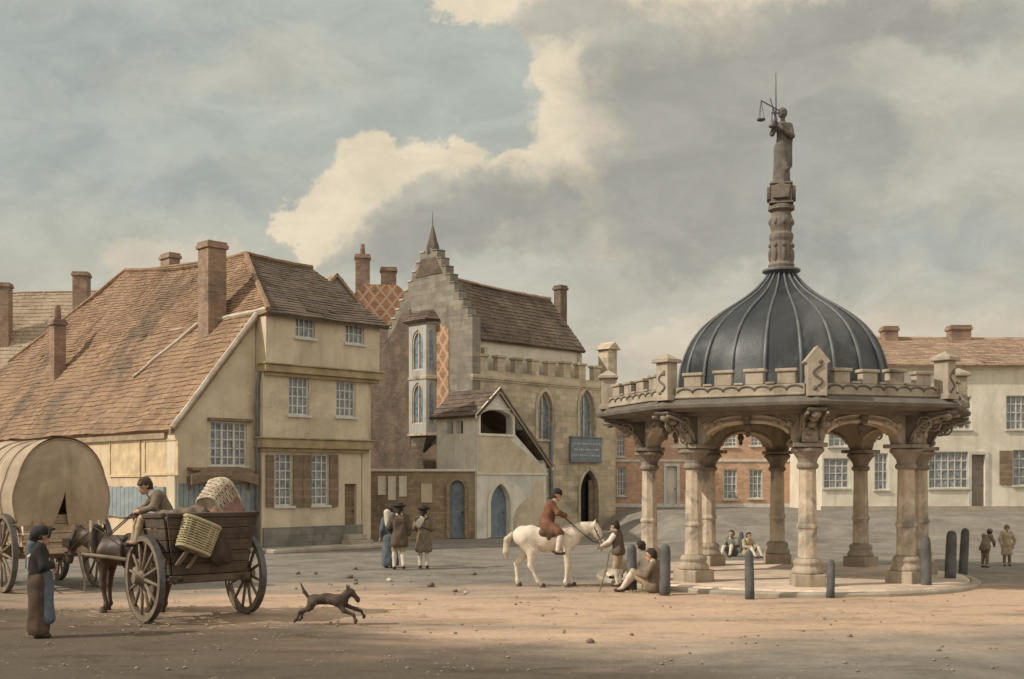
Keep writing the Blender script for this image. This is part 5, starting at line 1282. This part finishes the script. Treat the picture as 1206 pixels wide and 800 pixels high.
# driver, on the seat at the near left side
dq = CM @ V(-.42,.27,1.62)
dr_ = person(dq, R(118), 'cart driver in brown coat and dark cap hunched forward on the cart seat', dict(pelvis=(0,0,.12), waist=(0,.05,.28), chest=(0,.15,.46), neck=(0,.27,.58), head=(0,.37,.68), sl=(-.19,.18,.53), sr=(.19,.18,.53), el=(-.3,.28,.32), er=(.3,.28,.32), wl=(-.12,.48,.25), wr=(.12,.48,.25),
    hl=(-.1,.02,.11), hr=(.1,.02,.11), kl=(-.13,.46,.12), kr=(.13,.46,.12), al=(-.13,.56,-.3), ar=(.13,.56,-.3)), .97, coat=COAT_DRAB, hem=.02, lap=.3, breeches=BREECH, stock=BREECH, hat='cap', hatm=SKIRT_BR, yaw=12, pitch=-14, res=.0145, ) 
m = MB()
for s_ in (-1,1): m.tube([dr_.matrix_basis @ V(s_*.1,.56,.22), dr_.matrix_basis @ V(s_*.12,1.0,-.18), PM @ V(.55,s_*.2,1.5), PM @ V(1.1,s_*.1,1.1)], .011, 5)
tag(m.build('driving_reins', LEATHER, None), 'pair of thin leather reins from the driver to the bay horse', 'reins')

def basket(name, label, M, w, h, dp, m, nst=16, nr=8, flare=1.2, parent=None):
    b = MB(); n = nst*2
    def ringpts(t, amp, ph):
        k = 1+(flare-1)*t; out = []
        for j in range(n):
            a = 2*math.pi*j/n; c_, s_ = math.cos(a), math.sin(a)
            e = .6; x = math.copysign(abs(c_)**e, c_)*w/2*k; y = math.copysign(abs(s_)**e, s_)*dp/2*k
            o_ = 1+amp*math.cos(math.pi*j+ph); out.append(V(x*o_, y*o_, h*t))
        return out
    for i in range(nr):
        pts = ringpts((i+.5)/nr, .035, math.pi*(i%2)); b.tube(pts+[pts[0],], h/nr*.40, 6)
    for i in range(0, n, 2): b.tube([ringpts(t,0,0)[i] for t in (0,.5,1)], .014, 5)
    pts = ringpts(1.0,0,0); b.tube(pts+[pts[0]], .032, 6); pts = ringpts(0,0,0); b.poly(pts); b.tube(pts+[pts[0]], .022, 6)
    for v in range(len(b.v)): pass
    o = b.build(name, m, None, smooth=True); o.matrix_basis = M
    inn = MB(); lo = [V(p.x*.93,p.y*.93,p.z+.01) for p in ringpts(0,0,0)]; hi = [V(p.x*.93,p.y*.93,p.z) for p in ringpts(.96,0,0)]
    for i in range(n): inn.poly([lo[i],lo[(i+1)%n],hi[(i+1)%n],hi[i]])
    inn.build('lining', SACK, o)
    tag(o, label, 'basket'); return o
E = lambda x,y,z: (Matrix.Rotation(R(z),4,'Z') @ Matrix.Rotation(R(y),4,'Y') @ Matrix.Rotation(R(x),4,'X'))
basket('wicker_basket', 'yellow wicker basket hung askew on the cart tailboard', CM @ Matrix.Translation((-.42,-.78,1.22)) @ E(-8,22,0), .58, .50, .24, WICKER, 14, 12, 1.12)
basket('wicker_basket', 'pale brown wicker basket tipped over on top of the cart load', CM @ Matrix.Translation((.18,-.15,1.88)) @ E(-18,58,10), .50, .52, .42, WICKER_P, 14, 11, 1.25)
def sack(name, label, M, prims, m, cat='sack'):
    o = link(name, sdf_mesh(name, prims, .02, .06, m, wob=.02)); o.matrix_basis = M; tag(o, label, cat); return o
sack('dark_bag', 'dark cloth bag hanging beside the yellow basket on the tailboard', CM @ Matrix.Translation((.06,-.74,1.02)), [cap((0,0,.1),(.04,0,.28),.17,.12,(1,.6,1)), cap((-.02,0,.3),(-.14,.0,.5),.06,.03), cap((.1,0,.06),(.16,0,.12),.12,.1,(1,.6,1))], mat('dark_sackcloth', (.075,.05,.038), scale=5, bump=.5), 'bag')
sack('full_sack', 'lumpy brown sack lying in the cart behind the driver', CM @ Matrix.Translation((-.28,-.1,1.58)), [cap((-.3,0,.1),(.25,0,.15),.2,.22), cap((.0,.2,.08),(.2,.3,.1),.18)], SACK)
sack('full_sack', 'reddish brown sack propped under the tipped basket at the cart tail', CM @ Matrix.Translation((.42,-.15,1.58)), [cap((-.1,0,.1),(.2,0,.2),.26,.22), cap((.15,.1,.2),(.22,.05,.42),.2,.13)], mat('reddish_sackcloth', (.27,.15,.11), scale=5, bump=.5))

# covered wagon at the left edge
WG = V(-9.66, 24.0, 0); WR = math.atan2(.65,.76)
wag = empty('covered_wagon', tuple(WG), WR, 'covered wagon with tan canvas tilt and tall spoked wheels at the left edge', 'wagon')
make_wheel(wag, -1.0, .62, .84, -1, 12, .1); make_wheel(wag, 1.0, .62, .84, 1, 12, .1); make_wheel(wag, -.95, 3.0, .62, -1, 10, .1); make_wheel(wag, .95, 3.0, .62, 1, 10, .1)
m = MB()
for y in (.62,3.0): m.tube([(-1.12,y,.84 if y < 1 else .62),(1.12,y,.84 if y < 1 else .62)], .055, 8); m.box(-.7,.7,y-.08,y+.08,.7,.98)
m.build('axle', WOOD_WHEEL, wag)
m = MB(); m.box(-.8,.8,0,3.6,.98,1.06); m.box(-.78,.78,-.05,.0,.82,1.0)
for s_ in (-1,1):
    for i in range(3): m.prism([V(s_*(.8+.04*i),0,1.06+i*.2),V(s_*(.8+.04*i),3.6,1.06+i*.2),V(s_*(.84+.04*i),3.6,1.25+i*.2),V(s_*(.84+.04*i),0,1.25+i*.2)], V(-s_*.04,0,0))
for i in range(3): m.box(-.79,.79,-.04,.0,1.065+i*.2,1.255+i*.2)
m.build('bed', mat('faded_wagon_wood', (.42,.32,.22), scale=3, pattern=('plank',3,.19,.01,.6)), wag, bevel=.01)
def sect(z): # half width of the tilt at height z
    q = (z-1.55)/(3.27-1.55); return .94*(1+.08*math.sin(min(1,q*2)*math.pi))*math.sqrt(max(0, 1-max(0,(q-.28)/.72)**2.4))
m = MB(); NZ = 14; NY = 40
rows = []
zs = [1.5+(3.27-1.5)*(1-math.cos(math.pi/2*i/NZ)) if False else 1.5+(3.27-1.5)*math.sin(math.pi/2*i/NZ) for i in range(NZ+1)]
for j in range(NY+1):
    y = -.06+3.5*j/NY; hoop = .035*abs(math.sin(math.pi*j/8)); sag = .05*(j/NY-.5)**2*4
    L_ = [V(-max(.0,sect(z)-hoop*(z<3.2)), y+.06*(z-1.5)*(j/NY-.5), z-hoop*.7*(z>2.6)+sag*(z>2)) for z in zs]; R_ = [V(-p.x,p.y,p.z) for p in L_[::-1]]
    rows.append(L_+R_)
K = len(rows[0])
m.raw([p for r_ in rows for p in r_], [(j*K+i,j*K+i+1,(j+1)*K+i+1,(j+1)*K+i) for j in range(NY) for i in range(K-1)])
tilt = m.build('canvas_tilt', CANVAS, wag, smooth=True)
for yy_, sgn in ((-.045,-1),(3.42,1)):
    m = MB(); nx_, nz_ = 14, 22
    for sd in (-1,1):
        g_ = []
        for i in range(nz_+1):
            z = 1.42+(3.24-1.42)*i/nz_; s_ = .15*max(0,1-(z-1.42)/.75)**1.3; X = max(sect(max(z,1.55))-.01, s_+.001)
            for j in range(nx_+1):
                t = j/nx_; x = s_+(X-s_)*t
                fold = (.045*math.sin(t*17+z*.8+sd)+.03*math.sin(t*31))*(1-t)**.5*min(1,(3.24-z)*1.2+.1)
                bulge = .16*(1-t*t)*math.sin(min(1,(z-1.42)/1.82)*math.pi)
                shift = .03*math.sin(z*3)*(1-t)
                g_.append(V(sd*x+shift, yy_+sgn*(bulge+fold+.01*(sd>0)*(t<.1)), z))
        w_ = nx_+1
        m.raw(g_, [(i*w_+j,i*w_+j+1,(i+1)*w_+j+1,(i+1)*w_+j) for i in range(nz_) for j in range(nx_)])
    o = m.build('end_curtain', CANVAS, tilt, smooth=True)
m = MB()
for j in (0,10,20,30,40):
    y = -.05+3.5*j/NY; pts = [(-sect(z)-.005,y,z) for z in zs]+[(sect(z)+.005,y,z) for z in zs[::-1]]
    m.tube(pts, .02, 5)
m.build('hoop', CANVAS, tilt, smooth=True)
m = MB(); m.tube([(-.5,-.1,1.2),(-.62,-.16,.98),(-.5,-.1,.8)], .03, 6); m.tube([(.3,-.06,1.0),(.3,-.5,.35),(.3,-.55,.05)], .03, 6); m.build('tail_prop', WOOD_WHEEL, wag)

# ================================================================= DOG
dp_ = ground(386, 737)+V(0,.15,0)
dog = empty('running_dog', tuple(dp_), R(-4), 'dark brown dog leaping across the dusty ground with tail up', 'dog'); dog.scale = (1.0,1.2,1.0)
pr = [cap((-.27,0,.40),(-.08,0,.43),.095,.085), cap((-.08,0,.43),(.16,0,.40),.085,.105), cap((.16,0,.40),(.24,0,.40),.105,.085), cap((.2,0,.42),(.30,0,.5),.075,.065), cap((.30,0,.5),(.36,0,.54),.072,.068),
      cap((.38,0,.53),(.46,0,.44),.058,.036), cap((.47,0,.42),(.48,0,.40),.034,.03), cap((.32,-.045,.58),(.31,-.06,.68),.026,.008), cap((.32,.045,.58),(.32,.06,.68),.026,.008)]
for sy, dz in ((-1,0),(1,.04)):
    y = sy*.06
    pr += [cap((-.27,y,.37),(-.33,y,.27),.075,.05), cap((-.33,y,.27),(-.47,y,.21),.045,.028), cap((-.47,y,.21),(-.53+dz,y,.09),.026,.022), cap((-.53+dz,y,.09),(-.57+dz,y,.05),.024,.022)]
    ex_ = .1 if sy > 0 else 0
    pr += [cap((.17,y,.36),(.26+ex_*.6,y,.24+ex_*.5),.06,.038), cap((.26+ex_*.6,y,.24+ex_*.5),(.42+ex_,y,.17+ex_*.5),.034,.024), cap((.42+ex_,y,.17+ex_*.5),(.46+ex_*1.1,y,.07+ex_*.6),.024,.026), cap((.46+ex_*1.1,y,.07+ex_*.6),(.45+ex_*1.1,y,.04+ex_*.6),.026,.022)]
link('body', sdf_mesh('body', pr, .0125, .03, DOG, wob=.008), dog)
link('tail', sdf_mesh('tail', [cap((-.34,0,.44),(-.42,0,.54),.03,.026), cap((-.42,0,.54),(-.48,0,.68),.026,.012)], .011, .02, DOG), dog)
for sy in (-1,1):
    m = MB(); m.ball((.405,sy*.05,.545), .012, 5); m.build('eye', EYEM, dog)

# ================================================================= STONES ON THE GROUND
stones = [(412,681,7,0),(419,688,5,0),(419,684,4,0),(418,671,5,0),(459,685,6,1),(558,677,5,0),(507,691,8,0),(536,697,5,0),(548,699,4,1),(351,676,5,0),(372,676,4,0),(695,757,8,0),(1001,750,5,0),(744,748,4,0),(864,672,4,1)]
lb_ = {0: 'small brown stone lying loose on the earth of the square', 1: 'small pale stone lying loose on the earth of the square'}
for i,(px,py,sz,pale) in enumerate(stones):
    q = ground(px,py); r_ = sz/F*q.y*.55; m = MB(); m.ball((0,0,0), (r_*1.15,r_,r_*.75), 6)
    m.v = [tuple(Vector(v)*(1+.35*noise.noise(Vector(v)*(1.2/r_)+V(i*3.1,0,0)))) for v in m.v]
    o = m.build('stone', STONE_WH if pale else STONE_BR, None, q+V(0,0,r_*.45), random.uniform(0,6), smooth=True); tag(o, lb_[pale], 'stone', 'pale loose stones' if pale else 'brown loose stones')

random.seed(11)
m = MB()
for i in range(420):
    y = 14+18*random.random()**1.4; x = random.uniform(-.48,.48)*y
    c_ = noise.noise(V(x*.5, y*.5, 9))
    if c_ < -.05: continue
    r_ = random.uniform(.010,.026)*(1.4 if random.random() < .1 else 1)
    if (V(x,y,0)-XO).length < 4.6: continue
    k0 = len(m.v); m.ball((x,y,r_*.35), (r_*1.3,r_,r_*.7), 3)
tag(m.build('gravel', mat('loose_gravel', (.30,.25,.19), scale=8), None, smooth=True), kind='stuff')

m = MB()
for i in range(420):
    cx_, cy_ = random.choice(((-5.2,18.6),(-6.8,20.8),(2.2,23.6),(-2.5,20),(5.5,19.5)))
    x = cx_+random.gauss(0,1.1); y = cy_+random.gauss(0,.9)
    if (V(x,y,0)-XO).length < 4.6: continue
    a = random.uniform(0,6.28); l_ = random.uniform(.06,.16); d_ = V(math.cos(a),math.sin(a),0)*l_
    m.tube([V(x,y,.012), V(x,y,.022)+d_*.5, V(x,y,.014)+d_], .005, 4)
tag(m.build('scattered_straw', mat('dry_straw', (.50,.41,.24), scale=9), None), kind='stuff')
# ================================================================= SKY, SUN, CAMERA
EL = R(38); SX, SY = -.95, -.31
sunv = V(SX*math.cos(EL)/math.hypot(SX,SY), SY*math.cos(EL)/math.hypot(SX,SY), math.sin(EL))
W = bpy.data.worlds.new('World'); SC.world = W; W.use_nodes = True
g = NT(W.node_tree); W.node_tree.nodes.clear()
out = g.n('ShaderNodeOutputWorld')
sky = g.n('ShaderNodeTexSky', sky_type='NISHITA', sun_disc=False)
sky.sun_elevation = EL; sky.sun_rotation = math.atan2(sunv.x, sunv.y); sky.air_density = 1.3; sky.dust_density = 3.5; sky.ozone_density = 1.5
d = g.n('ShaderNodeTexCoord').outputs['Generated']
s = g.sep(d)
yy = g.math('MAXIMUM', s[1], .12)
U = g.math('ADD', g.math('MULTIPLY', g.math('DIVIDE', s[0], yy), 13.18), 6.03)      # compass bearing and height of each cloud
Vv = g.math('SUBTRACT', 5.65, g.math('MULTIPLY', g.math('DIVIDE', s[2], yy), 13.18))
P0 = g.comb(U, Vv)
w1 = g.vec('SUBTRACT', g.noise(P0, .75, 3, .5).outputs['Color'], (.5,.5,.5))
w2 = g.vec('SUBTRACT', g.noise(P0, 2.4, 10, .68).outputs['Color'], (.5,.5,.5))
P1 = g.vec('ADD', P0, g.vec('ADD', g.vec('SCALE', w1, scale=.9), g.vec('SCALE', w2, scale=.72)))
P2 = g.vec('ADD', P0, g.vec('ADD', g.vec('SCALE', w1, scale=1.8), g.vec('SCALE', w2, scale=.9)))
def blobs(P, lst, off=(0,0)):
    best = None
    for cx, cy, rx, ry in lst:
        q = g.vec('MULTIPLY', g.vec('SUBTRACT', P, (cx+off[0], cy+off[1], 0)), (1/rx, 1/ry, 0))
        l = g.vec('LENGTH', q)
        best = l if best is None else g.math('SMOOTH_MIN', best, l, .25)
    return best
cumA = [(4.4,1.9,.55,.42),(5.15,2.05,.6,.45),(4.0,2.45,.62,.42),(3.6,2.65,.35,.38),(4.9,2.5,1.1,.6),(5.9,2.6,.9,.5),(6.1,2.2,.5,.4)]
cumB = [(5.7,-.25,.95,.42),(6.6,.1,.6,.5),(6.9,.75,.62,.75),(7.0,1.5,.8,.8),(6.6,1.9,.55,.35),(8.0,1.0,1.4,1.3),(9.2,.2,2.2,.9),(7.4,2.4,1.6,.75)]
low = [(1.75,3.1,.5,.3),(2.5,3.2,.6,.3),(7.75,4.1,.6,.24),(10.2,4.1,2.4,.45)]
dark = [(8.1,1.3,1.3,.95),(9.9,1.75,.9,.75),(10.2,.2,2.0,.38),(7.5,2.4,1.4,.6),(9.2,.65,1.0,.6),(8.6,2.9,1.6,.55),(5.4,2.75,1.3,.45),(8.9,1.9,1.4,.8)]
soft = [(.4,1.85,1.0,.42),(1.0,.6,1.6,.5),(10.6,3.0,1.6,.5),(2.2,2.3,1.2,.3)]
pale = [(11.3,1.15,1.0,.55),(9.6,3.4,1.8,.5),(3.0,.9,1.6,.35),(7.7,3.0,.9,.25)]
mc = g.ss(g.math('SMOOTH_MIN', blobs(P1, cumA), blobs(P1, cumB), .2), 1.12, .86)
shade = g.ss(g.math('MINIMUM', blobs(P2, cumA, (.5,.42)), blobs(P2, cumB, (.95,.35))), 1.3, .5)
ml = g.ss(blobs(P1, low), 1.15, .75)
md = g.ss(blobs(P2, dark), 1.4, .55)
ms = g.ss(blobs(P2, soft), 1.4, .5)
mp = g.ss(blobs(P2, pale), 1.4, .5)
hz = g.ss(Vv, 1.0, 5.0)
front = g.ss(s[1], .14, .34)
wisp = g.noise(g.vec('MULTIPLY', P0, (.7,1.3,1)), 1.3, 8, .66, .5).outputs[0]
base = g.mix(hz, (.345,.368,.328,1), (.44,.405,.325,1))
base = g.mix(g.math('MULTIPLY', g.ss(U, 5.0, 10.5), .65), base, (.41,.38,.31,1))
cl = g.mix(g.math('MULTIPLY', ms, .55), base, (.275,.305,.29,1))
cl = g.mix(g.math('MULTIPLY', mp, .5), cl, (.44,.41,.335,1))
cream = g.mix(shade, (.62,.53,.385,1), (.385,.362,.30,1))
cl = g.mix(g.math('MULTIPLY', mc, .92), cl, cream)
cl = g.mix(g.math('MULTIPLY', ml, .6), cl, (.53,.455,.35,1))
cl = g.mix(g.math('MULTIPLY', md, .62), cl, (.245,.24,.215,1))
cl = g.mix(1.0, cl, g.mix(g.ss(wisp, .3, .7), (.90,.90,.90,1), (1.09,1.09,1.09,1)), 'MULTIPLY')
gen = g.mix(g.ss(g.noise(d, 2.2, 6, .6).outputs[0], .4, .62), (.78,.74,.65,1), (.60,.57,.50,1))  # unseen cloud behind the viewer, made brighter to fill the front walls
cl = g.mix(front, gen, cl)
cl = g.mix(g.ss(s[2], -.02, .02), (.2,.17,.13,1), cl)
b1 = g.n('ShaderNodeBackground'); g.put(b1.inputs[0], sky.outputs[0]); b1.inputs[1].default_value = .07
b2 = g.n('ShaderNodeBackground'); g.put(b2.inputs[0], cl); b2.inputs[1].default_value = 1.0
mx = g.n('ShaderNodeMixShader'); mx.inputs[0].default_value = .94     # how much of the blue the cloud hides
g.t.links.new(b1.outputs[0], mx.inputs[1]); g.t.links.new(b2.outputs[0], mx.inputs[2]); g.t.links.new(mx.outputs[0], out.inputs[0])

L_ = bpy.data.lights.new('sun', 'SUN'); L_.energy = 2.55; L_.angle = R(.7); L_.color = (1.0,.92,.80)
so = bpy.data.objects.new('sun', L_); COL.objects.link(so); so.rotation_euler = (-sunv).to_track_quat('-Z','Y').to_euler(); so.location = (0,0,60)

cd = bpy.data.cameras.new('camera'); co_ = bpy.data.objects.new('camera', cd); COL.objects.link(co_)
co_.location = (0,0,EYE); co_.rotation_euler = (R(90),0,0)
cd.sensor_fit = 'HORIZONTAL'; cd.sensor_width = 36; cd.lens = 36*F/1206; cd.shift_y = (HZ-400)/1206; cd.clip_end = 3000; cd.clip_start = .1
SC.camera = co_
SC.view_settings.view_transform = 'Standard'; SC.view_settings.look = 'None'; SC.view_settings.exposure = .42; SC.view_settings.gamma = 1
SC.render.resolution_x = 1024; SC.render.resolution_y = 679
